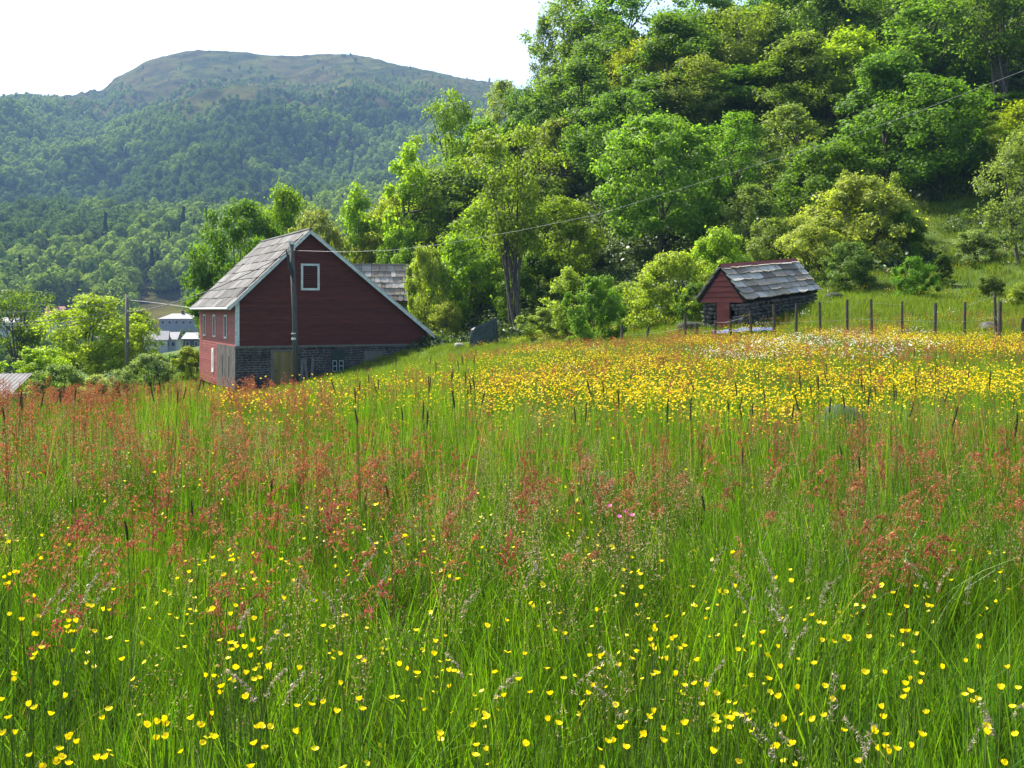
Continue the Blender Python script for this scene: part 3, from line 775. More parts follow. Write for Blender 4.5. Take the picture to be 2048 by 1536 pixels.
# ------------------------------------------------------------------ the red barn
BW = EYE - 4.8
barn = empty('barn', (-16.3, 62, BW), rad(26), 'large dark red wooden barn with long sloping grey roof on a brick base', 'barn')
PK = (4.38, 9.64); SL, SR = .963, .798; LEN = 12.5; BASE = 2.65
def ul(w): return max(0.0, (w - 4.98 - .14) / SL - .46)
def ur(w): return 13.2 - (w - 2.6 + .14) / SR - .05
mb = MB(); w = BASE
while w < 9.3:
    t = w + .165
    a0, a1, b0, b1 = ul(w), ul(t), ur(w), ur(t)
    if b1 - a1 < .1: break
    mb.add([(a0, -.03, w), (b0, -.03, w), (b1, -.006, t), (a1, -.006, t), (a0, .02, w), (b0, .02, w)], [[0, 1, 2, 3], [4, 5, 1, 0]])
    w = t
mb.build('gable_wall', M['red'], barn)
mb = MB(); w = .0
while w < 5.25:
    t = w + .165
    v0 = 0.02 if w > BASE - .05 else 5.82
    mb.add([(-.03, v0, w), (-.03, LEN, w), (-.006, LEN, t), (-.006, v0, t), (.02, v0, w), (.02, LEN, w)], [[1, 0, 3, 2], [5, 4, 0, 1]])
    w = t
m_side = board_mat('sunlit_red_boards', (.25, .06, .05)); mb.build('side_wall', m_side, barn)  # same red paint made lighter: glancing sunlight put into the colour
mb = MB(); mb.prism([(0.05, LEN, -.4), (12.9, LEN, -.4), (12.9, LEN, 2.7), (4.38, LEN, 9.4), (0.05, LEN, 5.2)], (0, -1, 0), .05)
mb.box(12.3, 12.45, .3, LEN - .1, -.4, 2.95); mb.build('rear_wall', M['red'], barn)
mb = MB().box(.06, 12.6, .03, .4, -.8, BASE - .01); mb.build('brick_base', M['brick'], barn)
mb = MB().box(-.05, .05, -.02, 5.8, -.8, BASE - .02); pl = mb.build('rendered_base', M['plaster'], barn)
for v_ in (1.9, 3.9):
    MB().box(-.062, -.045, v_ - .14, v_ + .14, .75, 2.0).build('slit', M['dark'], pl)
MB().box(0, 12.2, -.05, .03, BASE - .12, BASE + .01).build('sill_beam', M['greywood'], barn)
MB().box(-.055, .19, -.06, -.02, BASE + .02, 5.42).build('corner_board', M['white'], barn)
# roof: corrugated sheets in overlapping courses
def sheet_roof(name, A, B, y0, y1, rows, amp=.022, pitch=.17):
    A = np.array(A); B = np.array(B); d = B - A; Ls = np.linalg.norm(d); d /= Ls
    nn = np.array([-d[1], d[0]]); nn = nn if nn[1] > 0 else -nn
    y = np.arange(y0, y1 + .01, pitch / 4); V, Fc, o = [], [], 0
    n_seg = int((y1 - y0) / 1.05)
    for k in range(rows):
        for q in range(n_seg):
            ya = y0 + (y1 - y0) * q / n_seg; yb = y0 + (y1 - y0) * (q + 1) / n_seg + .06
            y = np.arange(ya, yb, pitch / 4)
            s0 = Ls * k / rows - (.12 if k else 0); s1 = Ls * (k + 1) / rows + rs.uniform(-.03, .03)
            tilt = rs.normal(0, .008, 2)
            for s, lift in ((s0, .0), (s1, .045)):
                p = A + d * s
                hgt = amp * np.cos(y / pitch * 2 * np.pi) + .02 + lift + .004 * (q % 2) + tilt[int(lift > 0)]
                V.append(np.stack([p[0] + nn[0] * hgt, y, p[1] + nn[1] * hgt], 1))
            m_ = len(y); i = np.arange(m_ - 1)
            Fc.append(np.stack([o + i, o + i + 1, o + m_ + i + 1, o + m_ + i], 1)); o += 2 * m_
    return link(name, mesh_np(name, np.concatenate(V), np.concatenate(Fc)), M['sheet'], barn, True)
sheet_roof('roof_sheets', PK, (-.5, 4.94), -.42, LEN + .4, 8)
sheet_roof('roof_sheets', PK, (13.24, 2.56), -.42, LEN + .4, 9)
mb = MB()
mb.prism([(4.38, -.36, 9.62), (-.46, -.36, 4.96), (-.40, -.36, 4.84), (4.38, -.36, 9.47)], (0, 1, 0), LEN + .7)
mb.prism([(4.38, -.36, 9.62), (4.38, -.36, 9.47), (13.15, -.36, 2.47), (13.2, -.36, 2.6)], (0, 1, 0), LEN + .7)
mb.build('roof_boards', M['greywood'], barn)
mb = MB()
mb.prism([(4.38, -.40, 9.68), (-.52, -.40, 4.96), (-.46, -.40, 4.76), (4.38, -.40, 9.43)], (0, 1, 0), .037)
mb.prism([(4.38, -.40, 9.68), (4.38, -.40, 9.43), (13.14, -.40, 2.42), (13.28, -.40, 2.6)], (0, 1, 0), .037)
mb.build('verge_board', M['white'], barn)
MB().tube([(-.56, -.4, 4.88), (-.56, LEN + .4, 4.88)], .07, 8).build('gutter', M['white'], barn)
MB().tube([(4.38, -.42, 9.70), (4.38, LEN + .42, 9.70)], .09, 8).build('ridge_cap', M['sheet'], barn)
def framed(name, u0, u1, w0, w1, y=-.03, fr=.13, mat='white', inner='louvre', side=False):
    """a framed opening on the gable (or on the side wall)"""
    S = (lambda a, b, c: (b, a, c)) if side else (lambda a, b, c: (a, b, c))
    def bx(mb, a0, a1, y0, y1, c0, c1):
        if side: mb.box(y0, y1, a0, a1, c0, c1)
        else: mb.box(a0, a1, y0, y1, c0, c1)
    mb = MB()
    bx(mb, u0, u1, y - .035, y + .02, w1 - fr, w1); bx(mb, u0, u1, y - .035, y + .02, w0, w0 + fr)
    bx(mb, u0, u0 + fr, y - .034, y + .02, w0 + fr, w1 - fr); bx(mb, u1 - fr, u1, y - .034, y + .02, w0 + fr, w1 - fr)
    wf = mb.build(name, M[mat], barn)
    mb = MB(); bx(mb, u0 + fr, u1 - fr, y - .004, y + .01, w0 + fr, w1 - fr)
    mb.build('opening', M['dark'], wf)
    if inner == 'louvre':
        mb = MB(); c = w0 + fr + .03
        while c < w1 - fr - .04:
            bx(mb, u0 + fr, u1 - fr, y - .024, y - .006, c, c + .07); c += .13
        mb.build('louvre', M['red'], wf)
    return wf
framed('gable_window', 3.88, 5.03, 6.0, 7.62)
for v_ in (3.0, 6.8, 10.4):
    framed('louvre_window', v_ - .42, v_ + .42, 3.05, 4.5, fr=.10, side=True)
framed('side_window', 6.95, 7.65, .75, 2.3, fr=.26, side=True, inner=None)
# ground floor door, green window, boarded opening
mb = MB().box(2.2, 3.38, .0, .03, -.1, 2.3); dr = mb.build('door', M['tan'], barn)
mb = MB().box(2.05, 2.2, -.03, .03, -.1, 2.42).box(3.38, 3.5, -.03, .03, -.1, 2.42).box(2.2, 3.38, -.03, .03, 2.3, 2.42); mb.build('frame', M['greywood'], dr)
MB().box(2.3, 2.36, -.03, 0, 1.1, 1.16).box(2.3, 2.42, -.045, -.03, 1.11, 1.15).build('handle', M['cable'], dr)
MB().box(2.22, 2.7, -.012, 0, 1.82, 1.86).build('hinge', M['greywood'], dr)
MB().box(.95, 1.13, -.0, .04, 1.8, 2.3).build('vent_plate', M['plaster'], barn)
mb = MB().box(5.78, 6.62, -.02, .03, 1.72, 2.36); gw = mb.build('window', M['greenpaint'], barn)
mb = MB().box(5.78, 5.84, -.02, .035, 1.0, 1.72).box(6.56, 6.62, -.02, .035, 1.0, 1.72).box(6.14, 6.26, -.02, .035, 1.0, 1.72); mb.build('frame', M['greenpaint'], gw)
mb = MB()
for a in (5.85, 6.27):
    mb.box(a, a + .28, -.03, .0, 1.64, 1.70).box(a, a + .28, -.03, .0, 1.32, 1.38).box(a, a + .28, -.03, .0, 1.0, 1.06).box(a, a + .04, -.028, .0, 1.06, 1.64).box(a + .24, a + .28, -.028, .0, 1.06, 1.64)
mb.build('sash', M['greysash'], gw)
MB().box(5.85, 6.55, .012, .028, 1.02, 1.7).build('pane', M['glass'], gw)
MB().box(7.9, 9.1, .0, .04, 1.6, 2.25).build('boarded_opening', M['greywood'], barn)

# planks leaning on the barn
for q, (u_, a_) in enumerate([(3.85, .05), (4.2, -.08), (4.45, .1)]):
    g = barn.location + Matrix.Rotation(rad(26), 3, 'Z') @ Vector((u_, -.35, 0))
    z0 = h1(g.x, g.y)
    pk = MB().box(-.09, .09, -.02, .02, -.2, 1.5, Matrix.Rotation(a_, 4, 'Y') @ Matrix.Rotation(-.16, 4, 'X')).build('plank', M['greywood'])
    pk.location = (g.x, g.y, z0); pk.rotation_euler = (0, 0, rad(26))
    tag(pk, 'weathered plank leaning on the barn brick base beside the utility pole', 'plank', 'planks leaning on the barn base')

# ------------------------------------------------------------------ poles and wires
M['polewood'] = simple('tarred_pole_wood', (.10, .092, .078), .9, .35, 5, .5, stretch=(6, 6, .5))
def catenary(a, b, sag, n=24):
    t = np.linspace(0, 1, n)[:, None]; p = (1 - t) * np.array(a) + t * np.array(b)
    p[:, 2] -= sag * 4 * (t[:, 0] * (1 - t[:, 0])); return p
g = ground_at(592, 59.5)
pole = empty('utility_pole', g, 0, 'thick leaning weathered utility pole standing before the barn gable', 'pole')
top = P(583, 489, 59.5) - g
MB().tube([(0, 0, -.5), tuple(top * .5 + np.array([.06, 0, 0])), tuple(top)], [.17, .15, .125], 10).build('shaft', M['polewood'], pole, True)
MB().box(top[0] - .13, top[0] + .13, -.13, .13, top[2] + .0, top[2] + .18).build('cap', M['white'], pole)
mb = MB()
for q in range(3):
    mb.tube([(top[0] - .25 + .04 * q, -.2, top[2] - .35 - .15 * q), (top[0] - .1, -.22, top[2] - .9 - .2 * q), (top[0] + .16, -.2, top[2] - 1.6 - .25 * q)], .045, 5)
mb.build('cable_bundle', M['cable'], pole)
for f0, f1 in ((.33, .345), (.37, .378)):
    MB().tube(np.array([top * f0, top * f1]), .172, 10).build('marker_band', M['white'], pole)
for q in (-.17, .17):
    MB().tube([(top[0] + q, -.05, top[2] - .35), (top[0] + q, -.05, top[2] - .12)], [.05, .035], 8).build('insulator', M['white'], pole)
ptop = P(583, 500, 59.5)
w_pts = [(588, 501, 59.4), (690, 504, 57), (790, 500, 54.5), (880, 489, 52), (1040, 461, 47), (1200, 428, 42.5), (1450, 350, 37.5), (1640, 291, 34), (1800, 237, 31.5), (2048, 141, 28), (2300, 30, 25)]
tag(MB().tube(np.array([P(*q) for q in w_pts]), .0065, 5).build('overhead_wire', M['wire']), 'long pale overhead wire rising from the barn pole to the upper right', 'wire')
g2 = ground_at(254, 74)
pole2 = empty('utility_pole', g2, 0, 'plain grey roadside pole among the bushes left of the barn', 'pole')
top2 = P(254, 588, 74) - g2
MB().tube([(0, 0, -.5), tuple(top2)], [.15, .11], 9).build('shaft', M['greywood'], pole2, True)
for q in (.25, 1.3, 3.4):
    MB().tube([(.1, -.12, top2[2] - q), (.1, -.12, top2[2] - q + .2)], [.05, .03], 7).build('insulator', M['white'], pole2)
def wire(a, b, sag, r_, mat, label, grp=None):
    tag(MB().tube(catenary(a, b, sag), r_, 4).build('overhead_wire', M[mat]), label, 'wire', grp)
wire(P(254, 597, 74), P(-120, 618, 62), .5, .017, 'wire', 'topmost of the pale wires left of the roadside pole')
wire(P(254, 615, 74), P(-120, 640, 62), .5, .017, 'wire', 'middle of the pale wires left of the roadside pole')
wire(P(254, 622, 74), P(-120, 644, 62), .55, .019, 'wire', 'lower pale wire left of the roadside pole')
wire(P(254, 626, 74), P(-120, 655, 62), .6, .012, 'cable', 'lowest thin dark wire left of the roadside pole')
wire(P(254, 626, 74), P(580, 503, 59.5), .55, .03, 'cable', 'thick dark cable from the roadside pole over the barn roof')
wire(P(254, 600, 74), P(383, 616, 70), -.05, .016, 'wire', 'thin wire from the roadside pole to the barn gutter')
wire(P(258, 655, 74), P(300, 690, 120), .1, .02, 'wire', 'short wire slanting down right of the roadside pole')

# ------------------------------------------------------------------ small slate roofed house behind the barn
hb = P(826, 640, 84)
zb = h1(hb[0], hb[1])
house2 = empty('outbuilding', (hb[0], hb[1], zb - .2), rad(8), 'small red outbuilding with slate roof behind the barn slope', 'building')
MB().box(-6.6, 0, 0, 4, -.6, 1.7).build('wall', M['red'], house2)
MB().box(-.12, .04, -.05, .1, -.6, 1.75).build('corner_board', M['white'], house2)
rz_ = EYE + 90 / F * 84 - (zb - .2) + .1
ez_ = EYE + 18 / F * 84 - (zb - .2)
dv = Vector((0, 2.2, rz_ - ez_)); hl = dv.length
slate_roof('roof', house2, (-6.8, -.2, ez_), (1, 0, 0), dv.normalized(), 7.1, hl, .62, .6, 3)
mb = MB(); mb.prism([(-6.7, -.15, ez_ - .05), (-6.7, 2.0, rz_ - .05), (-6.7, 4.2, ez_ - .05)], (1, 0, 0), 6.9); mb.build('gable', M['red'], house2)
MB().box(-6.8, .3, 1.9, 2.1, rz_ - .02, rz_ + .08).build('ridge_cap', M['slate'], house2)
MB().quad((-6.8, 2.05, rz_), (.3, 2.05, rz_), (.3, 4.4, ez_), (-6.8, 4.4, ez_)).build('rear_roof', M['slate'], house2)

# ------------------------------------------------------------------ stone hut with slate roof
hut = empty('stone_hut', (8.5, 42.5, EYE - 1.2), rad(-40.5), 'small red gabled stone hut under a rough slate roof by the fence', 'hut')
SH = .072; HL = 6.6
def sk(p): return (p[0], p[1], p[2] + SH * p[1])
RW, EW, HWI = 3.0, 1.66, 1.12
dv = Vector((-HWI, 0, RW - EW)); hl = dv.length
Uy = Vector((0, 1, SH)).normalized()
slate_roof('roof_slates', hut, (HWI + .04, -.12, EW - .06), Uy, dv.normalized(), HL + .25, hl, .31, .85, 8, .05)
slate_roof('roof_slates', hut, (-HWI - .04, -.12, EW - .06), Uy, Vector((HWI, 0, RW - EW)).normalized(), HL + .25, hl, .31, .85, 9, .05)
mb = MB(); mb.prism([sk((HWI, -.06, EW - .1)), sk((0, -.06, RW - .07)), sk((-HWI, -.06, EW - .1)), sk((-HWI + .1, -.06, EW - .18)), sk((0, -.06, RW - .2)), sk((HWI - .1, -.06, EW - .18))], Uy, HL + .1)
mb.build('roof_boards', M['dark'], hut)
mb = MB(); mb.prism([sk((-.03, -.16, RW + .03)), sk((.02, -.16, RW + .06)), sk((.13, -.16, RW - .07)), sk((.09, -.16, RW - .10))], Uy, HL + .3)
mb.prism([sk((.0, -.17, RW + .07)), sk((-.03, -.17, RW + .035)), sk((-.13, -.17, RW - .08)), sk((-.1, -.17, RW - .05))], Uy, HL + .28)
mb.build('ridge_board', M['red_hut'], hut)
mb = MB(); k_ = 6
for q in range(k_):
    a0 = q / k_; a1 = (q + 1) / k_
    w0 = EW - .16 + (RW - EW - .02) * a0; w1 = EW - .16 + (RW - EW - .02) * a1
    x0 = (HWI - .06) * (1 - a0); x1 = (HWI - .06) * (1 - a1)
    mb.add([(-x0, -.06, w0), (x0, -.06, w0), (x1 + .01, -.015, w1 + .01), (-x1 - .01, -.015, w1 + .01), (-x0, .01, w0), (x0, .01, w0)], [[0, 1, 2, 3], [4, 5, 1, 0]])
mb.build('gable_boards', M['red_hut'], hut)
def stones(mb, fx, L_, h0, h1_, seed, size=.2, skip=None):
    r = random.Random(seed); w = h0; 
    while w < h1_:
        hh = size * r.uniform(.6, 1.0); x = -r.random() * .15
        while x < L_:
            ww = size * r.uniform(.7, 1.7)
            c = fx(x + ww / 2, w + hh / 2)
            if not (skip and skip(x + ww / 2, w)):
                mb.rock((c[0], c[1], c[2]), (ww * .56 if abs(c[3]) < .5 else .16, .16 if abs(c[3]) < .5 else ww * .56, hh * .6), r.randint(0, 9999), 1, .55)
            x += ww
        w += hh
mb = MB()
stones(mb, lambda a, w: (HWI - .2, a, w + SH * a, 1), HL, -.9, EW - .25, 5)
stones(mb, lambda a, w: (-HWI + .2 + a, .12, w, 0), 2 * HWI - .4, -.7, EW - .3, 6, skip=lambda a, w: .68 < a < 1.35)
wl = mb.build('stone_wall', M['stone'], hut, True)
mb = MB(); mb.prism([sk((HWI - .3, .25, -1)), sk((HWI - .3, HL - .1, -1)), sk((HWI - .3, HL - .1, EW - .2)), sk((HWI - .3, .25, EW - .2))], (-1, 0, 0), 1.6); mb.build('wall_core', M['dark'], hut)
MB().box(-.22, .36, -.05, .03, -.2, EW - .17).build('door', M['red_hut'], hut)
MB().box(-.27, -.22, -.06, .03, -.2, EW - .17).box(.36, .41, -.06, .03, -.2, EW - .17).build('door_frame', M['dark'], hut)

# ------------------------------------------------------------------ fence
fence = empty('wire_fence', ground_at(1600, 39), 0, 'old fence of dark wooden posts and thin wire crossing the meadow before the hut', 'fence')
fo = np.array(fence.location)
fposts = [(1113, 645, 56, 0), (1130, 640, 56, .1), (1244, 650, 43, .02), (1297, 652, 43, .12), (1370, 627, 40, -.02), (1393, 646, 40, 0), (1430, 640, 39.5, -.03), (1461, 638, 39, .02), (1500, 622, 38.6, -.04), (1547, 608, 38.4, -.03),
          (1593, 606, 38.2, .02), (1639, 604, 38, -.02), (1694, 599, 38, .0), (1742, 598, 37.6, -.02), (1804, 603, 37.4, 0), (1871, 606, 37.2, .02), (1930, 604, 37, .02), (1989, 583, 36.6, -.03), (2000, 603, 36.3, .01), (2046, 636, 36, 0)]
tops = []
for px_, py_, D_, ln in fposts:
    g = ground_at(px_, D_); t_ = P(px_, py_, D_)
    hh = t_[2] - g[2]
    a = g - fo
    rr = .055 * random.uniform(.85, 1.2)
    MB().tube([(a[0] - ln * hh, a[1], a[2] - .4), (a[0] - ln * hh * .5, a[1], a[2] + hh * .5), (a[0], a[1], a[2] + hh)], [rr * 1.1, rr, rr * .9], 7).build('post', M['postwood'], fence)
    tops.append((a, hh))
mb = MB()
for fr_ in (.92, .55, .28):
    for (a, h_), (b, k2) in zip(tops[2:-1], tops[3:]):
        if fr_ > .9 and random.random() < .3: continue
        mb.tube(catenary(a + [0, -.06, h_ * fr_], b + [0, -.06, k2 * fr_], random.uniform(.0, .05), 6), .0035, 3)
mb.build('strand_wire', M['wire'], fence)

# ------------------------------------------------------------------ stones, covered heap, sheet
M['mossy'] = simple('mossy_stone', (.04, .045, .028), .95, .5, 6, .8, dark=(.012, .018, .008))
def rock_at(px, D, size, label, seed, mat='stone', name='rock', lift=.25, grp=None):
    g = ground_at(px, D)
    o = MB().rock((0, 0, size[2] * lift), size, seed, 3, .3).build(name, M[mat], None, True)
    o.location = g; return tag(o, label, 'rock', grp)
M['palestone'] = simple('pale_stone', (.22, .215, .20), .85, .35, 4, .5, dark=(.16, .15, .13))
rock_at(1700, 10.6, (.24, .3, .40), 'grey mossy boulder half hidden in tall grass of the yellow meadow', 3, 'mossy', lift=.72)
rock_at(1976, 40, (.40, .4, .24), 'grey flat stone behind the pair of fence posts', 4, 'stone', lift=.5)
rock_at(919, 62, (.35, .35, .22), 'pale rounded stone in the grass between barn and covered heap', 5, 'palestone', lift=.6)
rock_at(1078, 58, (.45, .4, .25), 'small pale stone in grass left of the lone meadow bush', 6, 'palestone', lift=.6)
rock_at(1385, 43.5, (.6, .5, .35), 'low stone heap left of the hut corner', 7, 'mossy', lift=.45)
rock_at(1668, 48, (.4, .3, .2), 'mossy stone at the rear corner of the hut', 9, 'mossy', lift=.4)
g = ground_at(968, 61)
M['tarp'] = simple('green_tarpaulin', (.028, .045, .036), .5, .3, 3, .5, .4)
mb = MB()
pr = []
for zf, sx_, sy_ in [(-.2, .86, .7), (.45, .82, .66), (.9, .74, .6), (1.0, .68, .55)]:
    for q in range(20):
        th = q / 20 * 2 * math.pi; cx = math.copysign(abs(math.cos(th)) ** .35, math.cos(th)); sy = math.copysign(abs(math.sin(th)) ** .35, math.sin(th))
        k = 1 + .05 * math.sin(5 * th + zf * 4) + random.uniform(-.03, .03)
        zz = zf * (1.35 + .32 * cx) if zf > .4 else zf
        pr.append((sx_ * cx * k, sy_ * sy * k, zz))
fc = [[a * 20 + q, a * 20 + (q + 1) % 20, a * 20 + 20 + (q + 1) % 20, a * 20 + 20 + q] for a in range(3) for q in range(20)] + [[60 + q for q in range(20)]]
mb.add(pr, fc)
heap = mb.build('covered_heap', M['tarp']); heap.location = g
tag(heap, 'dark green tarpaulin covered heap at the edge of the trees', 'tarpaulin')
# pale blue plastic sheet in the grass before the hut
M['sheetblue'] = simple('pale_blue_plastic', (.11, .14, .24), .6, .3, 3, .3, .2, dark=(.05, .07, .16))
A_, B_ = ground_at(1424, 39.8), ground_at(1543, 39.8)
nn = 40; V = []; 
for i in range(nn):
    t = i / (nn - 1); c = A_ * (1 - t) + B_ * t; zt = h1(c[0], c[1]) + .30
    for j in range(5):
        V.append((c[0], c[1] + (j - 2) * .1, zt + .02 * math.sin(i * .6 + j) + .015 * random.random() + (.06 * (2 - abs(j - 2)))))
Fc = [[i * 5 + j, i * 5 + 5 + j, i * 5 + 6 + j, i * 5 + 1 + j] for i in range(nn - 1) for j in range(4)]
me = bpy.data.meshes.new('plastic_sheet'); me.from_pydata([tuple(map(float, v)) for v in V], [], Fc); me.update()
so = link('plastic_sheet', me, M['sheetblue']); md = so.modifiers.new('t', 'SOLIDIFY'); md.thickness = .02
tag(so, 'strip of pale blue plastic sheet lying over grass before the hut', 'plastic sheet')

# ------------------------------------------------------------------ grey shed at the left edge
g = ground_at(-45, 38)
shed = empty('shed', (g[0], g[1], g[2]), rad(8), 'low shed with grey corrugated roof at the left edge', 'shed')
ztop = EYE - 136 / F * 38 - g[2]
MB().box(-3, .9, 0, 2.6, -.4, ztop - .75).build('wall', M['greywood'], shed)
y_ = np.arange(-3.2, 1.1, .04); hz = .02 * np.cos(y_ / .16 * 6.283)
V = np.concatenate([np.stack([y_, 0 * y_ - .25, hz + ztop - .72], 1), np.stack([y_, 0 * y_ + 2.8, hz + ztop], 1)]); m_ = len(y_); i = np.arange(m_ - 1)
link('roof', mesh_np('roof', V, np.stack([i, i + 1, m_ + i + 1, m_ + i], 1)), M['sheet'], shed, True)

# ------------------------------------------------------------------ far houses
M['hwhite'] = simple('white_house_paint', (.44, .45, .45), .7, .08, 1, .1)
M['hgrey'] = simple('blue_grey_wall', (.20, .235, .27), .7, .1, 1, .1)
M['hroof'] = simple('dark_roof_tile', (.10, .105, .12), .6, .2, 1, .2)
M['hlight'] = simple('bright_metal_roof', (.26, .255, .25), .6, .15, 1, .1, .1)
M['hred'] = simple('red_tile_roof', (.26, .06, .05), .7, .2, 1, .2)
M['hdark'] = simple('dark_timber_wall', (.05, .045, .042), .8, .2, 1, .2)
def far_house(px, D, pyb, w, dp, wall, roof, rz, mw, mr, label, wins=4, hip=False, name='house', chimney=False):
    g = P(px, pyb, D)
    h = empty(name, g, rz, label, 'house')
    MB().box(-w / 2, w / 2, 0, dp, -8, wall).build('wall', M[mw], h)
    e = .5; hi = w * .28 if hip else 0
    mb = MB()
    v = [(-w / 2 - e, -e, wall - .1), (w / 2 + e, -e, wall - .1), (w / 2 + e, dp + e, wall - .1), (-w / 2 - e, dp + e, wall - .1), (-w / 2 - e + hi, dp / 2, wall + roof), (w / 2 + e - hi, dp / 2, wall + roof)]
    mb.add(v, [[0, 1, 5, 4], [2, 3, 4, 5], [1, 2, 5], [3, 0, 4], [0, 3, 2, 1]])
    rf = mb.build('roof', M[mr], h)
    if chimney: MB().box(-.4, .4, dp / 2 - .4, dp / 2 + .4, wall + roof - .5, wall + roof + 1.1).build('chimney', M['hdark'], rf)
    for q in range(wins):
        a = -w / 2 + (q + .5) * w / wins
        wd = MB().box(a - .55, a + .55, -.05, .02, wall - 2.1, wall - .8).build('window', M['hwhite'], h)
        MB().box(a - .45, a + .45, -.07, -.045, wall - 2.0, wall - .9).build('pane', M['glass'], wd)
    return h
far_house(360, 398, 655, 15.5, 8, 3.4, 1.9, rad(3), 'hgrey', 'hlight', 'long blue grey house with bright pale roof on the far valley side', 6, True, chimney=True)
far_house(310, 300, 698, 6.4, 7, 2.7, 2.4, rad(14), 'hwhite', 'hroof', 'white house with dark roof in the valley, larger of two', 3, chimney=True)
far_house(341, 306, 698, 3.2, 6, 2.9, 2.0, rad(4), 'hwhite', 'hroof', 'smaller white house end beside the larger white house in the valley', 2)
far_house(384, 292, 700, 5.0, 6, 3.2, 1.6, rad(-6), 'hdark', 'hlight', 'dark timber house with pale roof close to the barn wall', 2)
far_house(107, 330, 652, 4.6, 6, 3.6, 2.6, rad(10), 'hwhite', 'hred', 'white house with red tiled roof showing between the left trees', 2, chimney=True)
far_house(8, 300, 668, 6, 6, 3.2, 1.5, rad(-8), 'hwhite', 'hlight', 'pale house glimpsed behind the tree at the left edge', 2)
# ------------------------------------------------------------------ meadow
def blades(seed, n, R, h, w, segs=4, lean=.35, hvar=.45, wind=(.10, .02)):
    r = np.random.RandomState(seed)
    rr = R * np.sqrt(r.rand(n)); th = r.uniform(0, 6.283, n)
    root = np.stack([rr * np.cos(th), rr * np.sin(th), 0 * th - .03], 1)
    hh = h * (1 - hvar + hvar * 1.25 * r.rand(n)); az = r.uniform(0, 6.283, n); bend = np.abs(r.normal(0, lean, n)) * hh
    D = np.stack([np.cos(az) * bend + wind[0] * hh, np.sin(az) * bend + wind[1] * hh, 0 * az], 1)
    fa = r.uniform(0, 6.283, n); S = np.stack([np.cos(fa), np.sin(fa), r.normal(0, .2, n)], 1)
    ww = w * r.uniform(.6, 1.3, n)
    t = np.linspace(0, 1, segs + 1)
    pos = root[:, None] + D[:, None] * (t ** 2)[None, :, None]
    pos[:, :, 2] += (hh[:, None] * t[None]) - (np.linalg.norm(D, axis=1)[:, None] ** 2 / (hh[:, None] * 2.2)) * t[None] ** 2.4
    wt = ww[:, None] * (1 - t[None] ** 1.8) * .5 + .0003
    V = np.stack([pos - S[:, None] * wt[..., None], pos + S[:, None] * wt[..., None]], 2).reshape(n, -1, 3)
    m = 2 * (segs + 1)
    base = np.arange(n)[:, None, None] * m
    k = np.arange(segs)[None, :, None] * 2
    Fc = (base + k + np.array([0, 1, 3, 2])[None, None]).reshape(-1, 4)
    return V.reshape(-1, 3), Fc

def merge(parts):
    Vs, Fs, o = [], [], 0
    for v, f in parts:
        Vs.append(v); Fs.append(f + o); o += len(v)
    return np.concatenate(Vs), np.concatenate(Fs)

near_v = [variant('grass_tuft', mesh_np('grass_tuft', *blades(200 + s, 92, .17, .42, .0039, 4, .24, .7, (.05, .01))), M['grass']) for s in range(9)]
M['herb'] = leaf_mat('herb_leaves', (.05, .12, .012), var=.4, trans=.45, hue2=(.09, .16, .02), spec=.35)
near_v += [variant('herb_tuft', mesh_np('herb_tuft', *blades(290 + s, 14, .12, .26, .022, 4, .55, .5)), M['herb']) for s in range(3)]
mid_v = [variant('grass_tuft', mesh_np('grass_tuft', *blades(230 + s, 40, .32, .44, .012, 3, .42)), M['grass_far']) for s in range(6)]
far_v = [variant('grass_tuft', mesh_np('grass_tuft', *blades(250 + s, 60, .6, .40, .024, 2, .5)), M['grass_far']) for s in range(5)]
tall_v = [variant('grass_tuft', mesh_np('grass_tuft', *blades(270 + s, 22, .10, .80, .0058, 5, .09, .45, (.05, .01))), M['grass']) for s in range(5)]

def wedge(n, d0, d1, k=.62, pad=.6):
    D = np.sqrt(rs.uniform(d0 ** 2, d1 ** 2, n)); x = rs.uniform(-1, 1, n) * (k * D + pad)
    return x, D
def inside(x, D):
    """true on the floors of the barn and of the hut"""
    r = np.zeros(len(x), bool)
    for (ox, oy, a, u0, u1, v0, v1) in [(-16.3, 62, rad(26), -.1, 12.4, -.1, 12.8), (8.5, 42.5, rad(-40.5), -1.1, 1.2, -.1, 6.7)]:
        u = (x - ox) * math.cos(a) + (D - oy) * math.sin(a); v = -(x - ox) * math.sin(a) + (D - oy) * math.cos(a)
        r |= (u > u0) & (u < u1) & (v > v0) & (v < v1)
    return r
def col_of(x, D): return HX + x / D * F
def put(name, x, D, variants, s, label, tilt=.08, zs=None, kind='stuff', sink=0.0):
    n = len(x); z = H(x, D) - sink
    return scatter(name, np.stack([x, D, z], 1), upright(n, tilt), scl3(s, zs), rs.randint(0, len(variants), n), variants, label, kind)

x, D = wedge(12500, 1.0, 15, .62, 2.4)
s = rs.uniform(.7, 1.25, len(x)) * (.62 + .8 * fbm(x * .8, D * .6, 3))
put('grass', x, D, near_v, s, 'lush green grass of the near meadow', .26)
x, D = wedge(15500, 13.5, 46, .62, 3.5)
k = ~inside(x, D)
x = x[k]; D = D[k]
put('grass', x, D, mid_v, rs.uniform(.75, 1.2, len(x)), 'sunlit green grass of the sloping middle meadow')
x, D = wedge(15000, 44, 98)
px = col_of(x, D)
k = ~inside(x, D) & ~((px > 650) & (px < 1560) & (D > 66))  & ((px < 640) | (px > 1560) | (D < 70))
g2 = np.where((px > 1780), 1.0, .8)
put('grass', x[k], D[k], far_v, (rs.uniform(.7, 1.15, len(x)) * g2)[k], 'bright green grass of the far slopes')
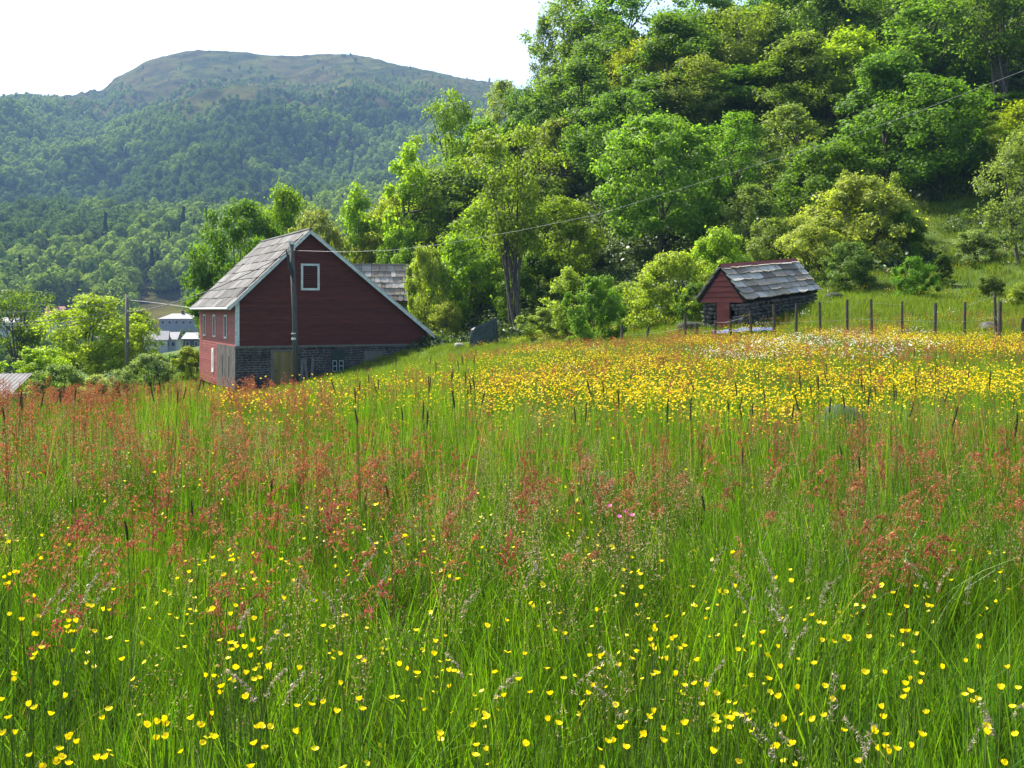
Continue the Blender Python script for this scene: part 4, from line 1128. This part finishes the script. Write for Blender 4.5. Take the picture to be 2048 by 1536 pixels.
# tall bright tufts standing up on the crest
tx, tD = [], []
for px0, px1, d0, d1, n in [(690, 960, 8.2, 12.5, 150), (270, 420, 9, 13, 70), (1150, 1500, 7.5, 11, 90), (1600, 2048, 7, 11, 150), (960, 1150, 7, 9.5, 50), (0, 2048, 6, 9, 70)]:
    q = rs.uniform(px0, px1, n); d = rs.uniform(d0, d1, n); tx.append((q - HX) / F * d); tD.append(d)
tx = np.concatenate(tx); tD = np.concatenate(tD)
put('tall_grass', tx, tD, tall_v, rs.uniform(.8, 1.2, len(tx)), 'tall upright bright grass blades along the meadow crest', .05)

# --- buttercups
def petal_flower(seed, R=.0125, cup=.55, n=5):
    r = np.random.RandomState(seed); V, Fc = [], []
    for q in range(n):
        a = q / n * 6.283 + r.normal(0, .05); cu = cup * r.uniform(.8, 1.2)
        ca, sa = math.cos(a), math.sin(a)
        o = len(V)
        for (rr, hw) in ((.08, .10), (.45, .42), (.82, .52), (1.0, .30)):
            zz = (rr ** 1.7) * cu * R * .95
            for sgn in (-1, 0, 1):
                lx = rr * R * (1 - .12 * cu); ly = sgn * hw * R
                V.append((lx * ca - ly * sa, lx * sa + ly * ca, zz + (abs(sgn) * .10 * R)))
        for i in range(3):
            for j in range(2):
                Fc.append([o + i * 3 + j, o + i * 3 + 3 + j, o + i * 3 + 4 + j, o + i * 3 + 1 + j])
    # stamens: a low dome
    o = len(V); 
    for i in range(8): V.append((.28 * R * math.cos(i * .785), .28 * R * math.sin(i * .785), .18 * R))
    V.append((0, 0, .42 * R))
    V.append((0, 0, .42 * R))
    for i in range(0, 8, 2): Fc.append([o + i, o + i + 1, o + (i + 2) % 8, o + 8])
    return np.array(V), np.array(Fc)

def rotm(rx, ry, rz):
    return np.array(Matrix.Rotation(rz, 3, 'Z') @ Matrix.Rotation(ry, 3, 'Y') @ Matrix.Rotation(rx, 3, 'X'))
bc_kinds = []
for s_ in range(10):
    r_ = np.random.RandomState(s_ + 900)
    hgt = .5; bx, by = r_.uniform(-.06, .06, 2)
    st = [tube_np([(0, 0, -.02), (bx * .2, by * .2, .2), (bx * .6, by * .6, .38), (bx, by, hgt)], [.0022, .002, .0017, .0014], 4)]
    st.append(tube_np([(bx * .5, by * .5, .34), (bx * .5 + .025, by * .5 - .01, .42), (bx * .5 + .03, by * .5 - .012, .465)], [.0011, .001, .0008], 3))
    bud = MB().rock((bx * .5 + .03, by * .5 - .012, .468), (.004, .004, .005), s_, 1, .05)
    lf, ff = blades(s_ + 50, 5, .02, .2, .010, 3, .5)
    st.append((lf, ff))
    sv, sf = merge(st)
    fv_, ff_ = petal_flower(s_, (.0095, .0105, .009, .010, .0075, .0105, .0095, .0085, .0105, .010)[s_], (.8, 1.0, 1.3, .7, 1.7, .9, 1.1, 1.4, .75, .95)[s_])
    fv_ = fv_ @ rotm(r_.normal(0, .24), r_.normal(0, .24), 0).T + np.array([bx, by, hgt])
    me1 = mesh_np('stem', sv, sf); me1.materials.append(M['stem'])
    me2 = mesh_np('blossom', fv_, ff_); me2.materials.append(M['petal'])
    bc_kinds.append((me1, me2))
def thing_of(name, meshes, partnames, loc, rz, scale, label, cat, group):
    r = empty(name, loc, rz, label, cat, group); r['kind'] = 'thing'; r.scale = scale; r.empty_display_size = .05
    for m_, pn in zip(meshes, partnames): link(pn, m_, None, r)
    return r
cnt = 0; tries = 0
centers = [(random.uniform(-40, 2088), random.choice([random.uniform(1290, 1540)] * 4 + [random.uniform(1180, 1300)] * 2 + [random.uniform(1090, 1200)])) for _ in range(75)]
while cnt < 300 and tries < 9000:
    tries += 1
    if random.random() < .62:
        c = random.choice(centers); px_ = c[0] + random.gauss(0, 48); py_ = c[1] + random.gauss(0, 20)
    else:
        px_ = random.uniform(-30, 2080); py_ = random.uniform(1130, 1545)
    if not (1000 < py_ < 1560) or not (-40 < px_ < 2090): continue
    if 640 < px_ < 1250 and py_ < 1300 and random.random() < .75: continue
    if px_ > 1250 and py_ < 1260 and random.random() < .7: continue
    h_ = random.uniform(.46, .60)
    d_ = (EYE - .0 - h_) / ((py_ - HY) / F)
    x_ = (px_ - HX) / F * d_
    k_ = random.randrange(10)
    thing_of('buttercup', bc_kinds[k_], ('stem', 'blossom'), (x_, d_, h1(x_, d_)), random.uniform(0, 6.28), (random.uniform(.9, 1.12),) * 2 + (h_ / .5,),
             'yellow cup shaped buttercup blooming on a thin stem in the near grass', 'buttercup', 'buttercups blooming in the near grass')
    cnt += 1

def cluster_flowers(seed, n, R, size, hmin, hmax, simple_=True, stems=True):
    r = np.random.RandomState(seed); parts = []; sp = []
    for q in range(n):
        a = r.uniform(0, 6.283); rr = R * math.sqrt(r.rand()); c = np.array([rr * math.cos(a), rr * math.sin(a), r.uniform(hmin, hmax)])
        k = 5; th = np.arange(k) / k * 6.283 + r.uniform(0, 1)
        sz = size * r.uniform(.8, 1.2)
        Rm = rotm(r.normal(0, .5), r.normal(0, .5), 0)
        ring = np.stack([np.cos(th) * sz, np.sin(th) * sz, 0 * th + sz * .5], 1)
        V = np.concatenate([[[0, 0, 0]], ring]) @ Rm.T + c
        Fc = np.array([[0, 1, 2, 3], [0, 3, 4, 5]]); parts.append((V, Fc))
        Fc2 = np.array([[0, 5, 1, 1]])
        if stems:
            b = c * [.9, .9, 0] + [0, 0, .1]; w = .0022
            sp.append((np.array([b + [-w, 0, 0], b + [w, 0, 0], c + [w * .5, 0, 0], c + [-w * .5, 0, 0]]), np.array([[0, 1, 2, 3]])))
    V, Fc = merge(parts)
    me = mesh_np('flower_cluster', *merge(parts + sp))
    mi = np.zeros(len(me.polygons), np.int32); mi[2 * n:] = 1
    me.polygons.foreach_set('material_index', mi)
    return me
bcl = [variant('buttercup_cluster', cluster_flowers(s, 15, .38, .015, .44, .64), [M['gold'], M['stem']]) for s in range(6)]
sfl = [variant('buttercup_flower', cluster_flowers(s + 60, 3, .10, .0095, .36, .56), [M['petal'], M['stem']]) for s in range(6)]
def dens_scatter(n, d0, d1, f):
    x, D = wedge(n, d0, d1); p = f(x, D, col_of(x, D)); k = rs.rand(n) < p
    return x[k], D[k]
def sm(a, b, v): t = np.clip((v - a) / (b - a), 0, 1); return t * t * (3 - 2 * t)
def fy(x, D, px):
    patch = fbm(x * .45 + 3, D * .16, 3)
    a = sm(9.1, 10.6, D + 1.2 * (fbm(x * .8, D * .5, 2) - .5)) * (1 - .75 * sm(15, 21, D)) * sm(330, 700, px) * (.2 + 1.0 * sm(.40, .6, patch))
    b = .55 * sm(14, 20, D) * sm(.40, .55, patch) * sm(700, 1000, px)
    return np.clip(a + b, 0, 1) * (1 - sm(37, 41, D)) * (1 - .85 * sm(14, 17, D) * (1 - sm(880, 1150, px)))
x, D = dens_scatter(7500, 8, 41, fy)
x2, D2 = dens_scatter(1500, 8.5, 17, fy)
x3, D3 = dens_scatter(260, 3.6, 8.6, lambda x, D, px: .20 * sm(.5, .65, fbm(x * .9, D * .9, 2)))
xg, Dg = dens_scatter(1800, 40, 62, lambda x, D, px: .6 * sm(.47, .6, fbm(x * .3, D * .2, 3)) * (px > 900))
x = np.concatenate([x, x2, xg]); D = np.concatenate([D, D2, Dg])
put('yellow_flowers', x, D, bcl, rs.uniform(.8, 1.15, len(x)), 'carpet of yellow buttercups across the middle meadow', zs=rs.uniform(.8, 1.15, len(x)))
x, D = wedge(1900, 2.0, 9, .62, 2.2); k = (rs.rand(len(x)) < .75 * sm(.42, .6, fbm(x * 1.1 + 9, D * .9, 3)) * (1 - .6 * sm(4.5, 6, D)))
put('yellow_flowers', x[k], D[k], sfl, rs.uniform(.8, 1.15, k.sum()), 'more small yellow buttercups among the near grass', .12)
wcl = [variant('white_flower_cluster', cluster_flowers(s + 30, 12, .5, .022, .40, .6), [M['white_flower'], M['stem']]) for s in range(4)]
def fw(x, D, px):
    c = fbm(x * .35 + 11, D * .2 + 4, 3)
    return np.clip(.42 * sm(.45, .6, c) * sm(1080, 1250, px) * (1 - sm(1780, 1900, px)) * sm(20, 24, D) * (1 - sm(36, 39, D)), 0, 1)
x, D = dens_scatter(4200, 18, 40, fw)
x2, D2 = dens_scatter(700, 36, 60, lambda x, D, px: .25 * sm(.5, .6, fbm(x * .4, D * .3, 2)) * (px > 1050))
x = np.concatenate([x, x2]); D = np.concatenate([D, D2])
put('white_flowers', x, D, wcl, rs.uniform(.7, 1.1, len(x)), 'drift of small white flowers in the meadow below the fence')

# --- sorrel
def sorrel(seed, h=.72, flakes=150, nod=False, fs=.008):
    r = np.random.RandomState(seed)
    lean = r.uniform(-.10, .16); ly = r.uniform(-.06, .06)
    t = np.linspace(0, 1, 7)
    P_ = np.stack([lean * t ** 2 * h, ly * t ** 2 * h, t * h], 1)
    if nod: P_[:, 0] += .16 * np.clip(t - .6, 0, 1) ** 1.5 * 2.2; P_[:, 2] -= .30 * np.clip(t - .66, 0, 1) ** 1.7 * 1.6
    st = [tube_np(P_, np.linspace(.0022, .0009, 7), 4)]
    br = []; bt = []
    tip = lambda u: np.array([np.interp(u, t, P_[:, k]) for k in range(3)])
    nb = r.randint(7, 12)
    for q in range(nb):
        u = r.uniform(.62, .97); a = r.uniform(0, 6.283); L_ = r.uniform(.04, .12) * (1.25 - u) * 2.2
        b0 = tip(u); d = np.array([math.cos(a) * .6, math.sin(a) * .6, .75 if not nod else .3]); b1 = b0 + d * L_ * .6; b2 = b0 + d * L_ + np.array([math.cos(a) * .01, math.sin(a) * .01, -L_ * (.12 if not nod else .55)])
        bt.append(tube_np([b0, b1, b2], [.0012, .001, .0006], 3)); br.append((b0, b1, b2))
    br.append((tip(.78), tip(.9), tip(1.0)))
    n = flakes; i = r.randint(0, len(br), n); u = r.rand(n)[:, None] ** .8
    B = np.array(br)[i]; c = (1 - u) ** 2 * B[:, 0] + 2 * u * (1 - u) * B[:, 1] + u ** 2 * B[:, 2]
    c += r.normal(0, .0055, (n, 3))
    tg = (1 - u) * (B[:, 1] - B[:, 0]) + u * (B[:, 2] - B[:, 1]) ; tg = tg / (np.linalg.norm(tg, axis=1)[:, None] + 1e-9) + r.normal(0, .45, (n, 3))
    V, Fc = merge([leaf_quads(c, r.normal(size=(n, 3)), fs * r.uniform(.5, 1.2, n), r, 1.9, tg)] + bt)
    lf, ff = blades(seed + 77, 4, .02, .26, .014, 3, .5)
    sv, sf = merge(st + [(lf, ff)])
    return (sv, sf), (V, Fc)
so_kinds = []
for s_ in range(9):
    a, b = sorrel(s_ + 300, .70, 180, s_ % 3 != 0, .0068)
    m1 = mesh_np('stem', *a); m1.materials.append(M['sorrel_stem'])
    m2 = mesh_np('flower_head', *b); m2.materials.append(M['sorrel_red' if s_ in (3, 8) else 'sorrel'])
    so_kinds.append((m1, m2, s_ in (3, 8), s_ % 3 != 0))
def sorrel_density(px, D):
    c = fbm(np.array([px / 300.]), np.array([D * .6 + 3]), 3)[0]
    left = 1.0 if px < 800 else (.75 if px < 1750 else 1.0)
    return left * (.25 + 1.5 * max(0, c - .33) * 2)
cnt = 0
while cnt < 300:
    D_ = random.uniform(3.5, 7.6); px_ = random.uniform(-60, 2110)
    w_ = min(1, (D_ - 3.2) / 1.4) * D_ / 7.6
    if D_ < 4.1 and px_ > 850 and random.random() < .75: continue
    if random.random() > w_ * sorrel_density(px_, D_): continue
    x_ = (px_ - HX) / F * D_; k_ = random.randrange(9); sc = random.uniform(.8, 1.12)
    lab = ('crimson upright sorrel spike in the red band of the meadow', 'crimson sorrel spikes in the meadow') if so_kinds[k_][2] else (('rust brown nodding sorrel head in the red band of the meadow', 'nodding sorrel heads in the meadow') if so_kinds[k_][3] else ('rust red upright sorrel spike in the red band of the meadow', 'upright rust red sorrel in the meadow'))
    thing_of('sorrel', so_kinds[k_][:2], ('stem', 'flower_head'), (x_, D_, h1(x_, D_)), random.uniform(-.9, .9), (sc, sc, sc * random.uniform(.88, 1.1)), lab[0], 'sorrel', lab[1])
    cnt += 1
def sorrel_variant(s_, fl, fs):
    a, b = sorrel(s_ + 340, .72, fl, s_ % 3 == 1, fs)
    V, Fc = merge([a, b]); me = mesh_np('sorrel_stalk', V, Fc)
    mi = np.zeros(len(me.polygons), np.int32); mi[len(a[1]):] = 1
    ob = variant('sorrel_stalk', me, [M['sorrel_stem'], M['sorrel_red' if s_ == 3 else 'sorrel']]); me.polygons.foreach_set('material_index', mi); return ob
sov = [sorrel_variant(s, 100, .0082) for s in range(7)]
def fs_(x, D, px):
    c = fbm(x * .4 + 21, D * .18 + 2, 3)
    left = (1 - sm(500, 900, px)) * sm(6.4, 8, D) * (1 - sm(15, 17, D))
    mid = .5 * sm(6.4, 7.4, D) * (1 - sm(8.6, 10.5, D))
    right = .8 * sm(1650, 1900, px) * sm(6.2, 7, D) * (1 - sm(8.4, 9.6, D))
    return np.clip(left * (.4 + .8 * sm(.35, .55, c)) + mid + right * .8 + .22 * sm(9, 12, D) * sm(.42, .56, c), 0, 1)
x, D = dens_scatter(3600, 6.2, 17, fs_)
x2, D2 = dens_scatter(9000, 14, 41, lambda x, D, px: .85 * sm(.43, .57, fbm(x * .22 + 31, D * .13 + 8, 3)) * sm(640, 900, px))
xo, Do = wedge(900, 4, 7.6, .62, 2.4); ko = abs(xo) > .515 * Do      # beside the frame, for a step to the side
x = np.concatenate([x, x2, xo[ko]]); D = np.concatenate([D, D2, Do[ko]])
put('red_sorrel', x, D, sov, rs.uniform(.8, 1.15, len(x)), 'reddish sorrel standing thick on the meadow crest and in far patches', .1)

# --- dark foxtail heads
fx_kinds = []
for s_ in range(5):
    r_ = np.random.RandomState(s_ + 500); hgt = 1.0; L_ = r_.uniform(.075, .11)
    ax = r_.uniform(-.25, .3); t = np.linspace(0, 1, 7); S_ = np.stack([ax * t ** 2, .03 * t ** 2, t * hgt], 1)
    d = S_[-1] - S_[-2]; d /= np.linalg.norm(d)
    parts = [tube_np(S_, np.linspace(.0022, .0014, 7), 4)]
    lf = blades(s_ + 90, 4, .01, .5, .007, 4, .35); parts.append(lf)
    m1 = mesh_np('stem', *merge(parts)); m1.materials.append(M['stem'])
    n = 240; u = r_.rand(n); ang = r_.uniform(0, 6.283, n); rr = .0034 * np.sin(np.pi * np.clip(u * .92 + .06, 0, 1)) ** .6
    a_ = np.cross(d, [1, 0, 0]); a_ /= np.linalg.norm(a_); b_ = np.cross(d, a_)
    out_ = np.cos(ang)[:, None] * a_ + np.sin(ang)[:, None] * b_
    C = S_[-1] + d * (u * L_ - .02)[:, None] + out_ * rr[:, None] + (np.array([.10, 0, 0]) * (u[:, None] ** 2) * L_)
    core = tube_np(np.stack([S_[-1] + d * (q * L_ - .02) + np.array([.10, 0, 0]) * q * q * L_ for q in np.linspace(0, 1, 6)]), [.001, .0025, .003, .0028, .002, .0008], 6)
    m2 = mesh_np('seed_head', *merge([core, leaf_quads(C, out_ + r_.normal(size=(n, 3)) * .4, .0045 * r_.uniform(.7, 1.3, n), r_, 2.0)])); m2.materials.append(M['foxtail'])
    fx_kinds.append((m1, m2))
spots = [(690, 960, 690, 800, 34, 'dark upright foxtail head above the grass right of the barn', 'foxtails right of the barn'),
         (290, 420, 700, 790, 12, 'dark foxtail head in the tall grass left of the barn', 'foxtails left of the barn'),
         (1130, 1560, 690, 800, 22, 'dark foxtail head over the yellow flowers in the middle meadow', 'foxtails over the middle meadow'),
         (1600, 2060, 672, 800, 36, 'dark foxtail head over the yellow flowers at the right side of the meadow', 'foxtails at the right side of the meadow'),
         (0, 300, 755, 800, 7, 'dark foxtail head on the left crest of the meadow', 'foxtails on the left crest'),
         (40, 2000, 820, 1050, 8, 'dark thin foxtail head among the red sorrel', 'foxtails among the red sorrel')]
for px0, px1, py0, py1, n, lab, grp in spots:
    for q in range(n):
        px_ = random.uniform(px0, px1); py_ = py0 + (py1 - py0) * random.random() ** .9; ht = random.uniform(1.0, 1.22) if py_ < 810 else random.uniform(.8, .95)
        d_ = 8.0
        for _ in range(12): d_ = .5 * d_ + .5 * np.clip((EYE - h1((px_ - HX) / F * d_, d_) - ht) / ((py_ - HY) / F), 3.5, 15)
        x_ = (px_ - HX) / F * d_; gz = h1(x_, d_); ht = EYE - (py_ - HY) / F * d_ - gz
        thing_of('foxtail_grass', random.choice(fx_kinds), ('stem', 'seed_head'), (x_, d_, gz), random.uniform(0, 6.28), (1.0, 1.0, ht / 1.11), lab, 'foxtail', grp)

# --- silvery arching plume grass
pl_kinds = []
for s_ in range(5):
    r_ = np.random.RandomState(s_ + 600); hgt = .72; arch = r_.uniform(.10, .22)
    t = np.linspace(0, 1, 9); S_ = np.stack([arch * t ** 4, .03 * t * t, hgt * (t - .10 * np.clip(t - .55, 0, 1) ** 2 * 5)], 1)
    m1 = mesh_np('stem', *merge([tube_np(S_, np.linspace(.0013, .0004, 9), 3), blades(s_ + 190, 4, .01, .35, .005, 4, .4)])); m1.materials.append(M['stem'])
    n = 60; u = r_.uniform(.80, 1.0, n); c = np.stack([np.interp(u, t, S_[:, k]) for k in range(3)], 1)
    ln = r_.uniform(.006, .026, n) * (1.45 - u) * 1.3; sd = r_.choice([-1, 1], n)
    c2 = c + np.stack([.35 * ln + 0 * ln, sd * ln * r_.uniform(.1, .8, n), -ln * r_.uniform(-.2, .9, n)], 1)
    V, Fc = leaf_quads(c2, r_.normal(size=(n, 3)), .0034 * r_.uniform(.7, 1.3, n), r_, 3.4)
    tw = []
    for q in range(0, n, 3):
        w_ = np.array([0, .0004, 0]); tw.append((np.array([c[q] - w_, c[q] + w_, c2[q] + w_, c2[q] - w_]), np.array([[0, 1, 2, 3]])))
    m2 = mesh_np('plume', *merge([(V, Fc)] + tw)); m2.materials.append(M['plume'])
    pl_kinds.append((m1, m2))
pcl = [(200, 1215), (360, 1215), (480, 1225), (1310, 1270), (1850, 1110), (1750, 1290), (1940, 1300), (1380, 1120), (1080, 1080), (830, 1040), (1500, 1030), (640, 1090), (960, 1240), (1720, 1400), (120, 1130), (1600, 1130)]
for q in range(50):
    c = random.choice(pcl) if random.random() < .75 else (random.uniform(0, 2048), random.uniform(1000, 1420))
    px_ = c[0] + random.gauss(0, 45); py_ = c[1] + random.gauss(0, 28); ht = random.uniform(.62, .78)
    d_ = (EYE - ht) / ((py_ - HY) / F); x_ = (px_ - HX) / F * d_
    thing_of('plume_grass', random.choice(pl_kinds), ('stem', 'plume'), (x_, d_, h1(x_, d_)), random.choice([random.uniform(-1, 1), random.uniform(2.2, 4)]), (1.0, 1.0, ht / .72),
             'thin grass stalk with silvery purple arching plume', 'plume grass', 'silvery plume grasses in the near meadow')

# --- fine seeding grasses: pale hazy panicles over the sward
M['seed'] = leaf_mat('grass_panicles', (.30, .235, .15), var=.4, trans=.4, spec=.2, hue2=(.36, .22, .16))
def seeding(seed):
    r_ = np.random.RandomState(seed); parts = []; sp = []
    for q in range(5):
        a = r_.uniform(0, 6.28); R_ = r_.uniform(.02, .16); ht = r_.uniform(.5, .72); bx, by = r_.uniform(-.05, .12), r_.uniform(-.05, .05)
        t = np.linspace(0, 1, 6); S_ = np.stack([R_ * math.cos(a) + bx * t ** 2, R_ * math.sin(a) + by * t ** 2, ht * t], 1)
        sp.append(tube_np(S_, np.linspace(.0014, .0005, 6), 3))
        n = 34; u = r_.uniform(.74, 1, n); c = np.stack([np.interp(u, t, S_[:, k]) for k in range(3)], 1)
        off = r_.normal(size=(n, 3)) * (.022 * (1.35 - u) * 1.6)[:, None] * np.array([1, 1, .5])
        parts.append(leaf_quads(c + off, r_.normal(size=(n, 3)), .0042 * r_.uniform(.7, 1.4, n), r_, 2.2, off + [0, 0, .012]))
    k0 = sum(len(f) for _, f in parts); me = mesh_np('seeding_grass', *merge(parts + sp))
    mi = np.zeros(len(me.polygons), np.int32); mi[k0:] = 1
    ob = variant('seeding_grass', me, [M['seed'], M['stem']]); me.polygons.foreach_set('material_index', mi); return ob
sdv = [seeding(s + 800) for s in range(6)]
x, D = dens_scatter(1500, 2.8, 11, lambda x, D, px: (.25 + .75 * sm(.42, .58, fbm(x * .7 + 50, D * .5 + 20, 3))) * (.4 + .6 * sm(3.2, 4.5, D)))
put('seeding_grass', x, D, sdv, rs.uniform(.8, 1.1, len(x)), 'fine pale seed panicles of grasses over the near meadow', .12)

# --- pink ragged flowers
pk_me1 = bc_kinds[0][0]
pv_, pf_ = petal_flower(71, .0115, .25, 7); pv_ = pv_ + np.array([0, 0, .0])
for (px_, py_, lab) in [(1219, 1010, 'small pink ragged flower in the grass, highest of the four'), (1253, 1020, 'small pink ragged flower, middle one of the tight pair'), (1264, 1027, 'small pink ragged flower, right one of the tight pair'), (1238, 1031, 'small pink ragged flower, lowest of the four')]:
    ht = .62; d_ = (EYE - ht) / ((py_ - HY) / F); x_ = (px_ - HX) / F * d_
    r = empty('ragged_flower', (x_, d_, h1(x_, d_)), 0, lab, 'pink flower')
    link('stem', mesh_np('stem', *tube_np([(0, 0, 0), (.01, 0, .3), (0, 0, ht)], [.0015, .0013, .001], 4)), M['stem'], r)
    link('blossom', mesh_np('blossom', pv_ @ rotm(.5, random.uniform(-.4, .4), 0).T + np.array([0, 0, ht]), pf_), M['pink_flower'], r)

# ------------------------------------------------------------------ light, air and camera
SUN_EL, SUN_AZ = rad(51), rad(-47)
w = bpy.data.worlds.new('World'); SC.world = w; w.use_nodes = True
nt = w.node_tree; nt.nodes.clear()
sky = nt.nodes.new('ShaderNodeTexSky'); sky.sky_type = 'NISHITA'; sky.sun_disc = False
sky.sun_elevation = SUN_EL; sky.sun_rotation = SUN_AZ; sky.air_density = 1.0; sky.dust_density = 3.0; sky.ozone_density = 1.0; sky.altitude = 50
bg = nt.nodes.new('ShaderNodeBackground'); bg.inputs['Strength'].default_value = .125
wo = nt.nodes.new('ShaderNodeOutputWorld')
nt.links.new(sky.outputs[0], bg.inputs['Color']); nt.links.new(bg.outputs[0], wo.inputs['Surface'])
sl = bpy.data.lights.new('sun', 'SUN'); sl.energy = 5.0; sl.angle = rad(.53); sl.color = (1.0, .95, .86)
so_ = bpy.data.objects.new('sun', sl); COL.objects.link(so_)
sd = Vector((math.sin(SUN_AZ) * math.cos(SUN_EL), math.cos(SUN_AZ) * math.cos(SUN_EL), math.sin(SUN_EL)))
so_.rotation_euler = sd.to_track_quat('Z', 'Y').to_euler(); so_.location = (-60, 60, 120)

HAZE = True
if HAZE:
    hz = MB().box(-4300, 4300, -4200, 4300, -30, 520).build('haze', None)
    m = bpy.data.materials.new('haze_air'); m.use_nodes = True; nt = m.node_tree; nt.nodes.clear()
    pv = nt.nodes.new('ShaderNodeVolumePrincipled'); pv.inputs['Density'].default_value = .00014
    pv.inputs['Color'].default_value = (.36, .60, 1.0, 1); pv.inputs['Anisotropy'].default_value = .0
    oo = nt.nodes.new('ShaderNodeOutputMaterial'); nt.links.new(pv.outputs[0], oo.inputs['Volume'])
    hz.data.materials.append(m); tag(hz, 'thin blue summer haze over the valley', kind='stuff')

cam = bpy.data.cameras.new('camera'); co = bpy.data.objects.new('camera', cam); COL.objects.link(co)
co.location = (0, 0, EYE); co.rotation_euler = (math.pi / 2, 0, 0)
cam.sensor_width = 36; cam.lens = 36 * F / 2048; cam.shift_y = -(768 - HY) / 2048
cam.clip_start = .05; cam.clip_end = 12000
SC.camera = co
SC.render.engine = 'CYCLES'
SC.view_settings.view_transform = 'Standard'; SC.view_settings.look = 'None'
SC.view_settings.exposure = 1.4; SC.view_settings.gamma = 1
SC.cycles.max_bounces = 8; SC.cycles.diffuse_bounces = 5; SC.cycles.glossy_bounces = 2; SC.cycles.transmission_bounces = 4; SC.cycles.volume_bounces = 0
SC.cycles.use_denoising = True; SC.cycles.denoiser = 'OPENIMAGEDENOISE'; SC.cycles.denoising_input_passes = 'RGB_ALBEDO_NORMAL'; SC.cycles.denoising_prefilter = 'ACCURATE'
SC.cycles.sample_clamp_indirect = 4
